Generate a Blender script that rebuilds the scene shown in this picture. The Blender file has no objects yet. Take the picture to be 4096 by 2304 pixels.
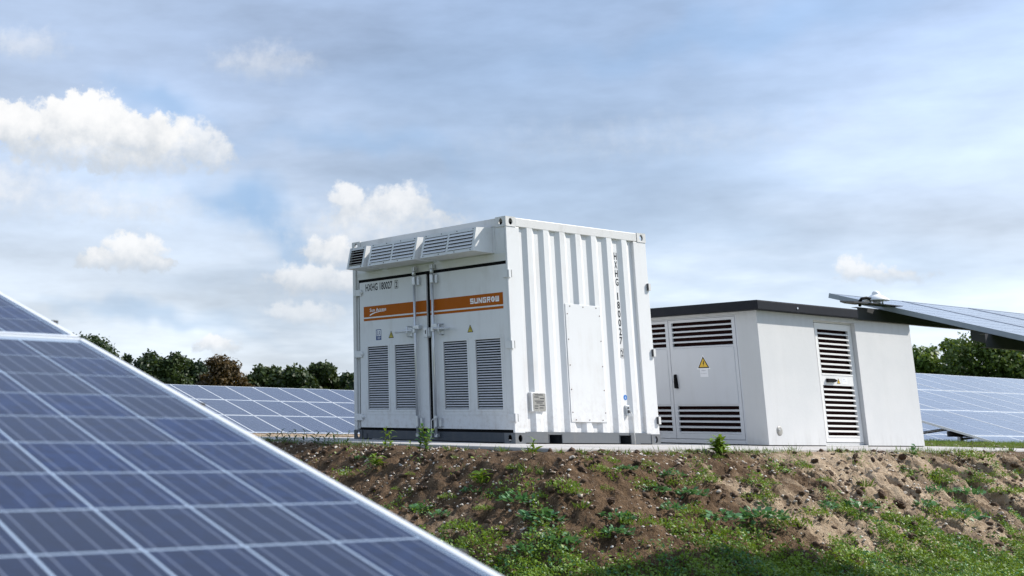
import bpy, bmesh, math, random
import numpy as np
from mathutils import Vector, Matrix, noise as mnoise

S = bpy.context.scene
COL = S.collection
rng = np.random.default_rng(7)
random.seed(7)

# ------------------------------------------------------------------ camera
TH = 0.5578                                   # yaw of the site grid (container, tables)
E1 = np.array([math.cos(TH), math.sin(TH), 0.0])
E2 = np.array([-math.sin(TH), math.cos(TH), 0.0])
EZ = np.array([0.0, 0.0, 1.0])
CAM = np.array([-3.2528, -14.914, 0.1842])
FPX, CX, CY, PITCH, ROLL = 5055.8, 933.96, 234.85, 0.2804, 0.0147
_f = np.array([0.0, math.cos(PITCH), math.sin(PITCH)])
_r = np.array([1.0, 0.0, 0.0])
_u = np.cross(_r, _f)
CR = math.cos(ROLL) * _r + math.sin(ROLL) * _u
CU = -math.sin(ROLL) * _r + math.cos(ROLL) * _u
CF = _f
cam = bpy.data.cameras.new("camera")
camo = bpy.data.objects.new("camera", cam)
COL.objects.link(camo)
camo.matrix_world = Matrix(((CR[0], CU[0], -CF[0], CAM[0]), (CR[1], CU[1], -CF[1], CAM[1]),
                            (CR[2], CU[2], -CF[2], CAM[2]), (0, 0, 0, 1)))
cam.sensor_width = 36.0
cam.lens = FPX / 4096 * 36
cam.shift_x = (2048 - CX) / 4096
cam.shift_y = -(1152 - CY) / 4096
cam.clip_start = 0.05
cam.clip_end = 5000
cam.dof.use_dof = True
cam.dof.focus_distance = 14.6
cam.dof.aperture_fstop = 6.0
S.camera = camo


def ray(px, py):
    return CF + (px - CX) / FPX * CR - (py - CY) / FPX * CU


def W(a, b, c=0.0):
    return a * E1 + b * E2 + c * EZ


def loc(P):
    return np.array([P @ E1, P @ E2, P[2]])


# ------------------------------------------------------------------ sun, sky, exposure
SUN_AZ_OFF, SUN_EL = math.radians(60), math.radians(41)
_sd = -E2 * math.cos(SUN_AZ_OFF) + E1 * math.sin(SUN_AZ_OFF)
SUN = np.array([_sd[0] * math.cos(SUN_EL), _sd[1] * math.cos(SUN_EL), math.sin(SUN_EL)])
sl = bpy.data.lights.new("sun", 'SUN')
sl.energy = 5.0
sl.angle = math.radians(1.2)
sl.color = (1.0, 0.94, 0.855)
so = bpy.data.objects.new("sun", sl)
COL.objects.link(so)
so.rotation_euler = Vector(-SUN).to_track_quat('-Z', 'Y').to_euler()

S.view_settings.view_transform = 'Standard'
S.view_settings.look = 'None'
S.view_settings.exposure = 0.32
S.view_settings.gamma = 1.0
S.view_settings.use_curve_mapping = False
S.cycles.use_denoising = True
S.cycles.max_bounces = 8
S.cycles.transparent_max_bounces = 8


class NT:
    """small node-graph helper"""
    def __init__(self, tree):
        self.t = tree
        self.n = tree.nodes
        self.l = tree.links
        self.flat = False

    def _in(self, node, k, v):
        if v is None:
            return
        s = node.inputs[k]
        if isinstance(v, bpy.types.NodeSocket):
            self.l.new(v, s)
        else:
            s.default_value = v

    def math(self, op, a, b=None, c=None, clamp=False):
        m = self.n.new('ShaderNodeMath')
        m.operation = op
        m.use_clamp = clamp
        self._in(m, 0, a); self._in(m, 1, b); self._in(m, 2, c)
        return m.outputs[0]

    def vec(self, op, a, b=None, scale=None):
        m = self.n.new('ShaderNodeVectorMath')
        m.operation = op
        self._in(m, 0, a); self._in(m, 1, b)
        if scale is not None:
            self._in(m, 3, scale)
        return m.outputs[1] if op in ('LENGTH', 'DOT_PRODUCT', 'DISTANCE') else m.outputs[0]

    def noise(self, vec, scale, detail=4, rough=0.55, lac=2.0, out=0):
        m = self.n.new('ShaderNodeTexNoise')
        m.noise_dimensions = '2D' if self.flat else '3D'
        m.inputs['Scale'].default_value = scale
        m.inputs['Detail'].default_value = detail
        m.inputs['Roughness'].default_value = rough
        m.inputs['Lacunarity'].default_value = lac
        if vec is not None:
            self.l.new(vec, m.inputs['Vector'])
        return m.outputs[out]

    def voro(self, vec, scale, feature='F1', out='Distance', rnd=1.0):
        m = self.n.new('ShaderNodeTexVoronoi')
        m.feature = feature
        m.voronoi_dimensions = '2D' if self.flat else '3D'
        m.inputs['Scale'].default_value = scale
        m.inputs['Randomness'].default_value = rnd
        if vec is not None:
            self.l.new(vec, m.inputs['Vector'])
        return m.outputs[out]

    def sstep(self, v, a, b, lo=0.0, hi=1.0):
        m = self.n.new('ShaderNodeMapRange')
        m.interpolation_type = 'SMOOTHSTEP'
        self._in(m, 0, v); self._in(m, 1, a); self._in(m, 2, b); self._in(m, 3, lo); self._in(m, 4, hi)
        return m.outputs[0]

    def lin(self, v, a, b, lo=0.0, hi=1.0):
        m = self.n.new('ShaderNodeMapRange')
        self._in(m, 0, v); self._in(m, 1, a); self._in(m, 2, b); self._in(m, 3, lo); self._in(m, 4, hi)
        return m.outputs[0]

    def mix(self, f, a, b, mode='MIX'):
        m = self.n.new('ShaderNodeMix')
        m.data_type = 'RGBA'
        m.blend_type = mode
        self._in(m, 0, f)
        for k, v in ((6, a), (7, b)):
            if isinstance(v, bpy.types.NodeSocket):
                self.l.new(v, m.inputs[k])
            else:
                m.inputs[k].default_value = (*v[:3], 1.0)
        return m.outputs[2]

    def ramp(self, f, stops):
        m = self.n.new('ShaderNodeValToRGB')
        e = m.color_ramp.elements
        while len(e) < len(stops):
            e.new(0.5)
        for i, (p, c) in enumerate(stops):
            e[i].position = p
            e[i].color = (*c, 1.0)
        self.l.new(f, m.inputs[0])
        return m.outputs[0]

    def bump(self, h, strength=0.3, dist=0.01):
        m = self.n.new('ShaderNodeBump')
        m.inputs['Strength'].default_value = strength
        m.inputs['Distance'].default_value = dist
        self.l.new(h, m.inputs['Height'])
        return m.outputs[0]


def az_el(px, py):
    v = ray(px, py)
    v = v / np.linalg.norm(v)
    return math.degrees(math.atan2(v[0], v[1])), math.degrees(math.asin(v[2]))


def build_world():
    w = bpy.data.worlds.new("World")
    S.world = w
    w.use_nodes = True
    g = NT(w.node_tree)
    g.flat = True
    g.n.clear()
    out = g.n.new('ShaderNodeOutputWorld')
    bg = g.n.new('ShaderNodeBackground')
    bg.inputs['Strength'].default_value = 0.086
    g.l.new(bg.outputs[0], out.inputs[0])
    sky = g.n.new('ShaderNodeTexSky')
    sky.sky_type = 'NISHITA'
    sky.sun_disc = False
    sky.sun_elevation = SUN_EL
    sky.sun_rotation = math.atan2(SUN[0], SUN[1])
    sky.air_density = 1.0
    sky.dust_density = 1.5
    sky.ozone_density = 2.0
    tc = g.n.new('ShaderNodeTexCoord')
    d = g.vec('NORMALIZE', tc.outputs['Generated'])
    sep = g.n.new('ShaderNodeSeparateXYZ')
    g.l.new(d, sep.inputs[0])
    az = g.math('MULTIPLY', g.math('ARCTAN2', sep.outputs[0], sep.outputs[1]), 57.29578)
    el = g.math('MULTIPLY', g.math('ARCSINE', sep.outputs[2]), 57.29578)
    elp = g.math('MAXIMUM', el, 0.0)
    comb = g.n.new('ShaderNodeCombineXYZ')
    g.l.new(az, comb.inputs[0]); g.l.new(el, comb.inputs[1])
    P = comb.outputs[0]
    # cloud-deck coordinates: flat layer seen in perspective
    den = g.math('ADD', g.math('MAXIMUM', sep.outputs[2], 0.0), 0.11)
    inv = g.math('DIVIDE', 1.0, den)
    deck = g.vec('SCALE', d, scale=inv)
    n1 = g.noise(deck, 0.75, 5, 0.55)
    n2 = g.noise(deck, 0.32, 3, 0.5)
    Ps = g.vec('MULTIPLY', P, (0.09, 0.30, 1.0))
    n3 = g.noise(Ps, 1.0, 5, 0.6)
    # veil colour by elevation
    ramp = g.ramp(g.math('DIVIDE', elp, 90.0), [
        (0.0, (0.79, 0.86, 0.93)), (0.055, (0.69, 0.775, 0.875)), (0.11, (0.52, 0.63, 0.80)),
        (0.17, (0.41, 0.525, 0.73)), (0.24, (0.35, 0.47, 0.695)), (0.5, (0.34, 0.435, 0.61)), (1.0, (0.36, 0.45, 0.60))])
    mod = g.math('ADD', g.lin(n1, 0.3, 0.7, -0.16, 0.16), g.lin(n3, 0.3, 0.7, -0.13, 0.13))
    mod = g.math('ADD', 1.0, mod)
    veil = g.vec('SCALE', ramp, scale=g.math('MULTIPLY', mod, 10.0))
    warm = g.mix(g.math('MULTIPLY', g.sstep(n2, 0.45, 0.7), 0.18), veil, (6.4, 7.0, 7.6))
    # blue gaps
    wn = g.noise(P, 0.22, 3, 0.55, out=1)
    warp_soft = g.vec('ADD', P, g.vec('SCALE', g.vec('SUBTRACT', wn, (0.5, 0.5, 0.5)), scale=4.0))
    cov = g.math('ADD', g.sstep(n2, 0.30, 0.55, 0.0, 1.0), g.sstep(n1, 0.4, 0.62, 0.0, 0.6))
    cov = g.math('MINIMUM', g.math('ADD', g.math('MULTIPLY', cov, 0.25), 0.78), 1.0)

    def ell(vecsock, px, py, rx, ry, rot=0.0):
        a, e = az_el(px, py)
        k = 88.0
        v = g.vec('SUBTRACT', vecsock, (a, e, 0))
        if rot:
            m = g.n.new('ShaderNodeVectorRotate')
            m.rotation_type = 'Z_AXIS'
            m.inputs['Angle'].default_value = rot
            g.l.new(v, m.inputs['Vector'])
            v = m.outputs[0]
        v = g.vec('MULTIPLY', v, (k / rx, k / ry, 0))
        return g.math('SUBTRACT', 1.0, g.vec('LENGTH', v))

    gap = None
    for (px, py, rx, ry, rot, k) in [(1030, 870, 430, 130, 0.55, 0.75), (1400, 560, 620, 90, 0.15, 0.35), (620, 1290, 520, 60, 0.05, 0.5),
                                     (700, 470, 420, 120, 0.3, 0.55), (2900, 140, 900, 150, -0.1, 0.35)]:
        f = g.math('MULTIPLY', g.sstep(ell(warp_soft, px, py, rx, ry, rot), -0.1, 0.95), k)
        gap = f if gap is None else g.math('MAXIMUM', gap, f)
    cov = g.math('MULTIPLY', cov, g.math('SUBTRACT', 1.0, g.math('MULTIPLY', gap, 0.85)))
    blue = g.mix(0.7, g.vec('SCALE', sky.outputs[0], scale=0.9), (2.5, 4.9, 8.4))
    col = g.mix(cov, blue, warm)
    # brighter towards the sun, as thin cloud scatters forwards
    sd = g.math('MAXIMUM', g.vec('DOT_PRODUCT', d, tuple(SUN)), 0.0)
    glow = g.math('ADD', 1.0, g.math('MULTIPLY', g.math('POWER', sd, 2.0), 0.7))
    col = g.vec('SCALE', col, scale=glow)
    # cumulus
    w1 = g.noise(P, 0.85, 5, 0.62, out=1)
    puff = g.voro(g.vec('ADD', P, g.vec('SCALE', w1, scale=0.8)), 1.35, 'F1')
    w1c = g.vec('SUBTRACT', w1, (0.5, 0.5, 0.5))
    Pw = g.vec('ADD', P, g.vec('SCALE', w1c, scale=1.25))
    fine = g.noise(P, 2.0, 6, 0.66)
    edge = g.math('SUBTRACT', g.math('MULTIPLY', g.math('SUBTRACT', fine, 0.5), 0.50), g.math('MULTIPLY', g.math('SUBTRACT', puff, 0.35), 0.30))
    shade = g.math('MULTIPLY', g.math('SUBTRACT', g.noise(P, 0.9, 4, 0.6), 0.5), 0.8)
    clouds = [
        # (base py, top py, strength, edge softness, ellipses)
        (650, 385, 0.97, 0.26, [(60, 495, 160, 110), (330, 485, 240, 140), (560, 540, 210, 110), (330, 600, 380, 100)]),
        (700, 440, 0.80, 0.42, [(740, 570, 200, 120), (850, 620, 120, 90), (560, 650, 280, 80)]),
        (1095, 935, 0.85, 0.36, [(400, 1045, 110, 50), (545, 1005, 150, 90), (650, 1055, 75, 50)]),
        (910, 720, 0.8, 0.42, [(1395, 800, 90, 100), (1590, 825, 170, 105), (1480, 890, 230, 90), (1740, 900, 140, 70)]),
        (1070, 930, 0.8, 0.40, [(1320, 1015, 140, 80), (1480, 1040, 210, 75)]),
        (1180, 1050, 0.7, 0.45, [(1220, 1115, 160, 80), (1380, 1130, 180, 65)]),
        (1310, 1190, 0.5, 0.6, [(1230, 1260, 190, 65), (1100, 1245, 90, 40)]),
        (1130, 1035, 0.75, 0.50, [(3420, 1085, 95, 58), (3580, 1098, 150, 40)]),
        (1410, 1335, 0.75, 0.45, [(880, 1380, 95, 48), (800, 1395, 60, 25)]),
        (1520, 1455, 0.7, 0.5, [(1020, 1490, 130, 38), (1150, 1490, 80, 25)]),
        (310, 180, 0.40, 0.9, [(1050, 265, 300, 120)]),
        (250, 100, 0.40, 0.9, [(90, 185, 230, 100)]),
        (900, 620, 0.60, 1.1, [(-60, 760, 520, 190), (450, 830, 560, 130), (300, 1120, 620, 120)]),
        (1150, 760, 0.50, 1.2, [(1500, 960, 620, 230), (1150, 1180, 480, 120)]),
        (620, 420, 0.25, 1.3, [(2700, 600, 1200, 190)]),
    ]
    for base, top, stg, soft, els in clouds:
        f = None
        for e in els:
            v = ell(Pw, *e)
            f = v if f is None else g.math('SMOOTH_MAX', f, v, 0.12)
        f = g.math('ADD', f, edge)
        alpha = g.sstep(f, 0.0, soft)
        eb = az_el(els[0][0], base)[1]
        et = az_el(els[0][0], top)[1]
        h = et - eb
        elw = g.math('ADD', el, g.math('MULTIPLY', g.math('SUBTRACT', fine, 0.5), h * 0.7))
        alpha = g.math('MULTIPLY', alpha, g.sstep(elw, eb - 0.45 * h, eb + 0.45 * h))
        alpha = g.math('MULTIPLY', alpha, stg)
        t = g.math('ADD', g.lin(el, eb, et, 0.0, 1.0), g.math('MULTIPLY', f, 0.35))
        t = g.math('ADD', t, shade)
        cc = g.mix(g.sstep(t, 0.1, 1.1), (5.6, 6.1, 6.7), (9.4, 9.4, 9.4))
        col = g.mix(alpha, col, cc)
    # below the horizon
    col = g.mix(g.sstep(el, -3.0, -0.3), (2.2, 2.2, 1.9), col)
    g.l.new(col, bg.inputs[0])
    w.cycles.sampling_method = 'MANUAL'
    w.cycles.sample_map_resolution = 512


build_world()

# ------------------------------------------------------------------ noise (numpy)
def _perlin(x, y, seed=0):
    xi = np.floor(x).astype(np.int64); yi = np.floor(y).astype(np.int64)
    xf = x - xi; yf = y - yi

    def gr(ix, iy, dx, dy):
        h = (ix * 374761393 + iy * 668265263 + seed * 982451653) & 0xFFFFFFFF
        h = ((h ^ (h >> 13)) * 1274126177) & 0xFFFFFFFF
        a = (h ^ (h >> 16)) % 4096 / 4096.0 * 6.2831853
        return np.cos(a) * dx + np.sin(a) * dy
    u = xf * xf * xf * (xf * (xf * 6 - 15) + 10); v = yf * yf * yf * (yf * (yf * 6 - 15) + 10)
    n00 = gr(xi, yi, xf, yf); n10 = gr(xi + 1, yi, xf - 1, yf)
    n01 = gr(xi, yi + 1, xf, yf - 1); n11 = gr(xi + 1, yi + 1, xf - 1, yf - 1)
    a = n00 + u * (n10 - n00); b = n01 + u * (n11 - n01)
    return (a + v * (b - a)) * 1.4


def fbm(x, y, oct=4, seed=0, gain=0.5):
    x = np.asarray(x, float); y = np.asarray(y, float)
    s = np.zeros(np.broadcast(x, y).shape); amp = 1.0; f = 1.0
    for o in range(oct):
        s = s + amp * _perlin(x * f + o * 17.3, y * f - o * 9.1, seed + o)
        amp *= gain; f *= 2.03
    return s


def sst(x, a, b):
    t = np.clip((np.asarray(x, float) - a) / (b - a), 0, 1)
    return t * t * (3 - 2 * t)


# ------------------------------------------------------------------ mesh helpers
class MB:
    def __init__(self):
        self.v = []; self.f = []; self.mi = []; self.sm = []

    def add(self, vs, fs, mi=0, smooth=False):
        o = len(self.v)
        self.v.extend([tuple(float(c) for c in p) for p in vs])
        for f in fs:
            self.f.append(tuple(i + o for i in f)); self.mi.append(mi); self.sm.append(smooth)
        return self

    def box(self, x0, x1, y0, y1, z0, z1, mi=0):
        vs = [(x0, y0, z0), (x1, y0, z0), (x1, y1, z0), (x0, y1, z0), (x0, y0, z1), (x1, y0, z1), (x1, y1, z1), (x0, y1, z1)]
        fs = [(0, 3, 2, 1), (4, 5, 6, 7), (0, 1, 5, 4), (1, 2, 6, 5), (2, 3, 7, 6), (3, 0, 4, 7)]
        return self.add(vs, fs, mi)

    def prism(self, poly, axis, lo, hi, mi=0):
        """poly in the two remaining axes (order xyz without axis), extruded along axis"""
        n = len(poly)

        def mk(p, t):
            q = list(p); q.insert(axis, t); return q
        vs = [mk(p, lo) for p in poly] + [mk(p, hi) for p in poly]
        fs = [tuple(range(n)), tuple(range(2 * n - 1, n - 1, -1))]
        for i in range(n):
            j = (i + 1) % n
            fs.append((j, i, n + i, n + j))
        return self.add(vs, fs, mi)

    def tube(self, pts, r, n=8, mi=0, cap=True, smooth=True):
        pts = [Vector(p) for p in pts]
        rs = r if isinstance(r, (list, tuple)) else [r] * len(pts)
        vs = []; fs = []
        up = None
        for i, p in enumerate(pts):
            t = (pts[min(i + 1, len(pts) - 1)] - pts[max(i - 1, 0)]).normalized()
            if up is None:
                up = Vector((0, 0, 1)) if abs(t.z) < 0.9 else Vector((1, 0, 0))
            s = t.cross(up).normalized()
            up = s.cross(t).normalized()
            for k in range(n):
                a = 2 * math.pi * k / n
                vs.append(p + (s * math.cos(a) + up * math.sin(a)) * rs[i])
        for i in range(len(pts) - 1):
            for k in range(n):
                k2 = (k + 1) % n
                fs.append((i * n + k, i * n + k2, (i + 1) * n + k2, (i + 1) * n + k))
        self.add(vs, fs, mi, smooth)
        if cap:
            o = len(self.v) - len(vs)
            self.f.append(tuple(o + k for k in range(n - 1, -1, -1))); self.mi.append(mi); self.sm.append(False)
            e = o + (len(pts) - 1) * n
            self.f.append(tuple(e + k for k in range(n))); self.mi.append(mi); self.sm.append(False)
        return self

    def lathe(self, prof, c=(0, 0, 0), n=24, mi=0):
        vs = []; fs = []
        for (r, z) in prof:
            for k in range(n):
                a = 2 * math.pi * k / n
                vs.append((c[0] + r * math.cos(a), c[1] + r * math.sin(a), c[2] + z))
        for i in range(len(prof) - 1):
            for k in range(n):
                k2 = (k + 1) % n
                fs.append((i * n + k, i * n + k2, (i + 1) * n + k2, (i + 1) * n + k))
        return self.add(vs, fs, mi, True)

    def blob(self, c, r, seed=0, sub=1, squash=(1, 1, 1), rough=0.3, mi=0):
        vs, fs = ico(sub)
        rr = np.random.default_rng(seed)
        k = 1 + rough * (rr.random(len(vs)) - 0.5) * 2
        q = vs * k[:, None] * np.array(squash) * r + np.array(c)
        return self.add(q, fs, mi, False)

    def mesh(self, name, mats=()):
        m = bpy.data.meshes.new(name)
        m.from_pydata(self.v, [], self.f)
        for mt in mats:
            m.materials.append(mt)
        m.polygons.foreach_set('material_index', self.mi)
        m.polygons.foreach_set('use_smooth', self.sm)
        m.update()
        return m


_ICO = {}


def ico(sub):
    if sub not in _ICO:
        bm = bmesh.new()
        bmesh.ops.create_icosphere(bm, subdivisions=sub, radius=1.0)
        vs = np.array([v.co[:] for v in bm.verts]); fs = [tuple(v.index for v in f.verts) for f in bm.faces]
        bm.free()
        _ICO[sub] = (vs, fs)
    return _ICO[sub]


def obj(name, mesh, parent=None, mats=None, bevel=0.0, **props):
    if isinstance(mesh, MB):
        mesh = mesh.mesh(name, mats if isinstance(mats, (list, tuple)) else [mats])
    o = bpy.data.objects.new(name, mesh)
    COL.objects.link(o)
    o.parent = parent
    if bevel:
        b = o.modifiers.new('bevel', 'BEVEL')
        b.width = bevel; b.segments = 2; b.limit_method = 'ANGLE'; b.angle_limit = math.radians(40)
    for k, v in props.items():
        o[k] = v
    return o


def thing(name, label, category, at=(0, 0, 0), rz=TH, group=None):
    o = bpy.data.objects.new(name, None)
    o.empty_display_size = 0.2
    COL.objects.link(o)
    o.location = at
    o.rotation_euler = (0, 0, rz)
    o['label'] = label; o['category'] = category
    if group:
        o['group'] = group
    return o


# ------------------------------------------------------------------ materials
def new_mat(name):
    m = bpy.data.materials.new(name)
    m.use_nodes = True
    g = NT(m.node_tree)
    b = g.n['Principled BSDF']
    return m, g, b


def paint(name, col, rough=0.4, dirt=0.12, dirtcol=(0.30, 0.27, 0.23), scale=3.0, bump=0.03, metal=0.0, coat=0.0, streak=True, spec=0.5, splash=0.0):
    m, g, b = new_mat(name)
    b.inputs['Specular IOR Level'].default_value = spec
    tc = g.n.new('ShaderNodeTexCoord')
    v = tc.outputs['Object']
    n = g.noise(v, scale, 6, 0.6)
    if streak:
        vs = g.vec('MULTIPLY', v, (9.0, 9.0, 0.7))
        n2 = g.noise(vs, 1.0, 5, 0.6)
        n = g.math('MULTIPLY', g.math('ADD', n, n2), 0.5)
    f = g.math('MULTIPLY', g.sstep(n, 0.47, 0.72), dirt)
    if splash:
        sz = g.n.new('ShaderNodeSeparateXYZ'); g.l.new(v, sz.inputs[0])
        low = g.math('ADD', g.sstep(sz.outputs[2], 0.75, 0.12), g.math('MULTIPLY', g.sstep(sz.outputs[2], 2.2, 2.5), 0.5))
        sp = g.math('MULTIPLY', g.sstep(g.noise(v, 14, 6, 0.7), 0.42, 0.72), low)
        f = g.math('ADD', f, g.math('MULTIPLY', sp, splash), clamp=True)
    c = g.mix(f, col, dirtcol)
    g.l.new(c, b.inputs['Base Color'])
    b.inputs['Metallic'].default_value = metal
    r = g.lin(g.noise(v, scale * 4, 4, 0.6), 0.3, 0.7, max(rough - 0.08, 0.03), rough + 0.1)
    g.l.new(r, b.inputs['Roughness'])
    if coat:
        b.inputs['Coat Weight'].default_value = coat
        b.inputs['Coat Roughness'].default_value = 0.15
    if bump:
        h = g.noise(v, 60, 3, 0.5)
        g.l.new(g.bump(h, bump, 0.01), b.inputs['Normal'])
    return m


M = {}
M['white'] = paint('container_white', (0.71, 0.72, 0.725), 0.42, 0.26, (0.42, 0.38, 0.33), splash=0.4)
M['slat_white'] = paint('louver_white', (0.72, 0.73, 0.75), 0.45, 0.10)
M['rail'] = paint('rail_offwhite', (0.64, 0.64, 0.63), 0.45, 0.3, (0.34, 0.31, 0.27))
M['base'] = paint('base_slate', (0.040, 0.050, 0.064), 0.5, 0.18, (0.22, 0.19, 0.15))
M['base_grey'] = paint('base_grey', (0.12, 0.132, 0.145), 0.5, 0.25, (0.26, 0.22, 0.17))
M['black'] = paint('black_rubber', (0.006, 0.006, 0.007), 0.7, 0.0, streak=False, spec=0.08)
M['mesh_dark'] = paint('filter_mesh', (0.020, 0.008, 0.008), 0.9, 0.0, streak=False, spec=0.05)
M['galv'] = paint('galvanised_steel', (0.62, 0.64, 0.66), 0.38, 0.25, (0.40, 0.41, 0.42), 12, 0.02, 0.75, streak=False)
M['steel_dark'] = paint('dark_steel', (0.05, 0.05, 0.055), 0.5, 0.1, streak=False)
M['alu'] = paint('aluminium_frame', (0.76, 0.78, 0.80), 0.35, 0.06, (0.5, 0.5, 0.5), 8, 0.0, 0.35, streak=False)
M['alu_dark'] = paint('table_edge_alu', (0.34, 0.37, 0.42), 0.4, 0.06, (0.3, 0.3, 0.3), 8, 0.0, 0.4, streak=False)
M['orange'] = paint('orange_vinyl', (0.40, 0.098, 0.002), 0.5, 0.06, (0.25, 0.1, 0.03), spec=0.12)
M['ink'] = paint('black_vinyl', (0.010, 0.012, 0.017), 0.45, 0.0, streak=False, spec=0.15)
M['vinyl_white'] = paint('white_vinyl', (0.84, 0.84, 0.85), 0.45, 0.0, streak=False)
M['yellow'] = paint('yellow_vinyl', (0.72, 0.45, 0.03), 0.45, 0.05, streak=False)
M['yellow_dim'] = paint('yellow_olive_vinyl', (0.52, 0.43, 0.06), 0.45, 0.05, streak=False)
M['blue'] = paint('blue_vinyl', (0.02, 0.06, 0.20), 0.45, 0.0, streak=False)
M['blue_bright'] = paint('blue_sticker', (0.02, 0.17, 0.52), 0.45, 0.0, streak=False)
M['plate'] = paint('data_plate', (0.36, 0.35, 0.32), 0.4, 0.5, (0.16, 0.15, 0.13), 60, 0.0, 0.3, streak=False)
M['trafo_door'] = paint('kiosk_door', (0.56, 0.58, 0.61), 0.45, 0.08)
M['trafo_door_white'] = paint('kiosk_service_door', (0.72, 0.72, 0.71), 0.45, 0.08)
M['roof'] = paint('roof_anthracite', (0.014, 0.016, 0.022), 0.6, 0.15, (0.05, 0.048, 0.046), spec=0.15)
M['plastic_white'] = paint('white_plastic', (0.86, 0.86, 0.86), 0.3, 0.02, streak=False)
M['paper'] = paint('paper', (0.78, 0.79, 0.82), 0.7, 0.02, streak=False)
M['grey_ink'] = paint('grey_print', (0.22, 0.23, 0.26), 0.6, 0.0, streak=False)
M['rope'] = paint('pale_cord', (0.66, 0.66, 0.64), 0.8, 0.2, streak=False)
M['rust'] = paint('rust_bolt', (0.16, 0.09, 0.06), 0.7, 0.2, streak=False)


def mat_plaster():
    m, g, b = new_mat('kiosk_render')
    tc = g.n.new('ShaderNodeTexCoord'); v = tc.outputs['Object']
    n = g.noise(v, 1.6, 6, 0.6)
    st = g.noise(g.vec('MULTIPLY', v, (7, 7, 0.6)), 1.0, 5, 0.6)
    c = g.mix(g.sstep(n, 0.35, 0.7), (0.565, 0.575, 0.58), (0.605, 0.61, 0.61))
    c = g.mix(g.math('MULTIPLY', g.sstep(st, 0.5, 0.8), 0.10), c, (0.42, 0.42, 0.41))
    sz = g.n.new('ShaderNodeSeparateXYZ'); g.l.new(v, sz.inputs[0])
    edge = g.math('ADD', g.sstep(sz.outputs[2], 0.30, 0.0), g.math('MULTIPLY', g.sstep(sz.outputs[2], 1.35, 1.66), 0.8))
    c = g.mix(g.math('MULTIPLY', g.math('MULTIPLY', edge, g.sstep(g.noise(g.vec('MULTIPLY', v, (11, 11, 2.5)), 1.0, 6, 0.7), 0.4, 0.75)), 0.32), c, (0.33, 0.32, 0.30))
    sp = g.noise(v, 180, 2, 0.5)
    c = g.mix(g.sstep(sp, 0.62, 0.75, 0, 0.18), c, (0.35, 0.35, 0.35))
    g.l.new(c, b.inputs['Base Color'])
    b.inputs['Roughness'].default_value = 0.9
    h = g.math('ADD', g.noise(v, 140, 3, 0.6), g.math('MULTIPLY', g.noise(v, 22, 3, 0.5), 0.7))
    g.l.new(g.bump(h, 0.35, 0.004), b.inputs['Normal'])
    return m


def mat_concrete():
    m, g, b = new_mat('concrete')
    tc = g.n.new('ShaderNodeTexCoord'); v = tc.outputs['Object']
    n = g.noise(v, 1.2, 7, 0.65)
    c = g.mix(g.sstep(n, 0.35, 0.68), (0.35, 0.335, 0.325), (0.47, 0.46, 0.45))
    c = g.mix(g.sstep(g.noise(v, 5, 5, 0.7), 0.55, 0.75, 0, 0.55), c, (0.27, 0.22, 0.17))
    g.l.new(c, b.inputs['Base Color'])
    b.inputs['Roughness'].default_value = 0.85
    g.l.new(g.bump(g.noise(v, 45, 5, 0.6), 0.3, 0.01), b.inputs['Normal'])
    return m


def mat_soil():
    m, g, b = new_mat('soil')
    tc = g.n.new('ShaderNodeTexCoord'); v = tc.outputs['Object']
    at = g.n.new('ShaderNodeAttribute'); at.attribute_name = 'sand'
    n = g.noise(v, 9, 7, 0.7)
    fine = g.noise(v, 55, 5, 0.65)
    br = g.mix(g.sstep(n, 0.3, 0.7), (0.064, 0.039, 0.022), (0.190, 0.122, 0.070))
    sa = g.mix(g.sstep(n, 0.3, 0.7), (0.31, 0.225, 0.150), (0.55, 0.435, 0.31))
    f = g.math('ADD', at.outputs['Fac'], g.math('MULTIPLY', g.math('SUBTRACT', n, 0.5), 0.7), clamp=True)
    c = g.mix(g.sstep(f, 0.25, 0.8), br, sa)
    # crumbs of dark humus and pale grit
    c = g.mix(g.sstep(fine, 0.60, 0.72, 0, 0.65), c, (0.03, 0.018, 0.010))
    gr = g.voro(v, 85, 'F1', 'Distance')
    grm = g.math('MULTIPLY', g.sstep(gr, 0.30, 0.18), g.sstep(g.noise(v, 30, 3, 0.5), 0.54, 0.64))
    c = g.mix(g.math('MULTIPLY', grm, 0.8), c, (0.50, 0.42, 0.33))
    g.l.new(c, b.inputs['Base Color'])
    b.inputs['Roughness'].default_value = 0.95
    b.inputs['Specular IOR Level'].default_value = 0.2
    h = g.math('ADD', g.math('MULTIPLY', n, 1.0), g.math('MULTIPLY', fine, 0.5))
    g.l.new(g.bump(h, 1.0, 0.06), b.inputs['Normal'])
    return m


def mat_field():
    m, g, b = new_mat('field_grass')
    tc = g.n.new('ShaderNodeTexCoord'); v = tc.outputs['Object']
    n = g.noise(v, 0.6, 8, 0.65)
    c = g.mix(g.sstep(n, 0.35, 0.65), (0.045, 0.075, 0.02), (0.10, 0.12, 0.045))
    c = g.mix(g.sstep(g.noise(v, 4, 5, 0.7), 0.6, 0.7, 0, 0.7), c, (0.10, 0.065, 0.04))
    g.l.new(c, b.inputs['Base Color'])
    b.inputs['Roughness'].default_value = 1.0
    b.inputs['Specular IOR Level'].default_value = 0.1
    g.l.new(g.bump(g.noise(v, 20, 5, 0.7), 0.8, 0.05), b.inputs['Normal'])
    return m


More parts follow.
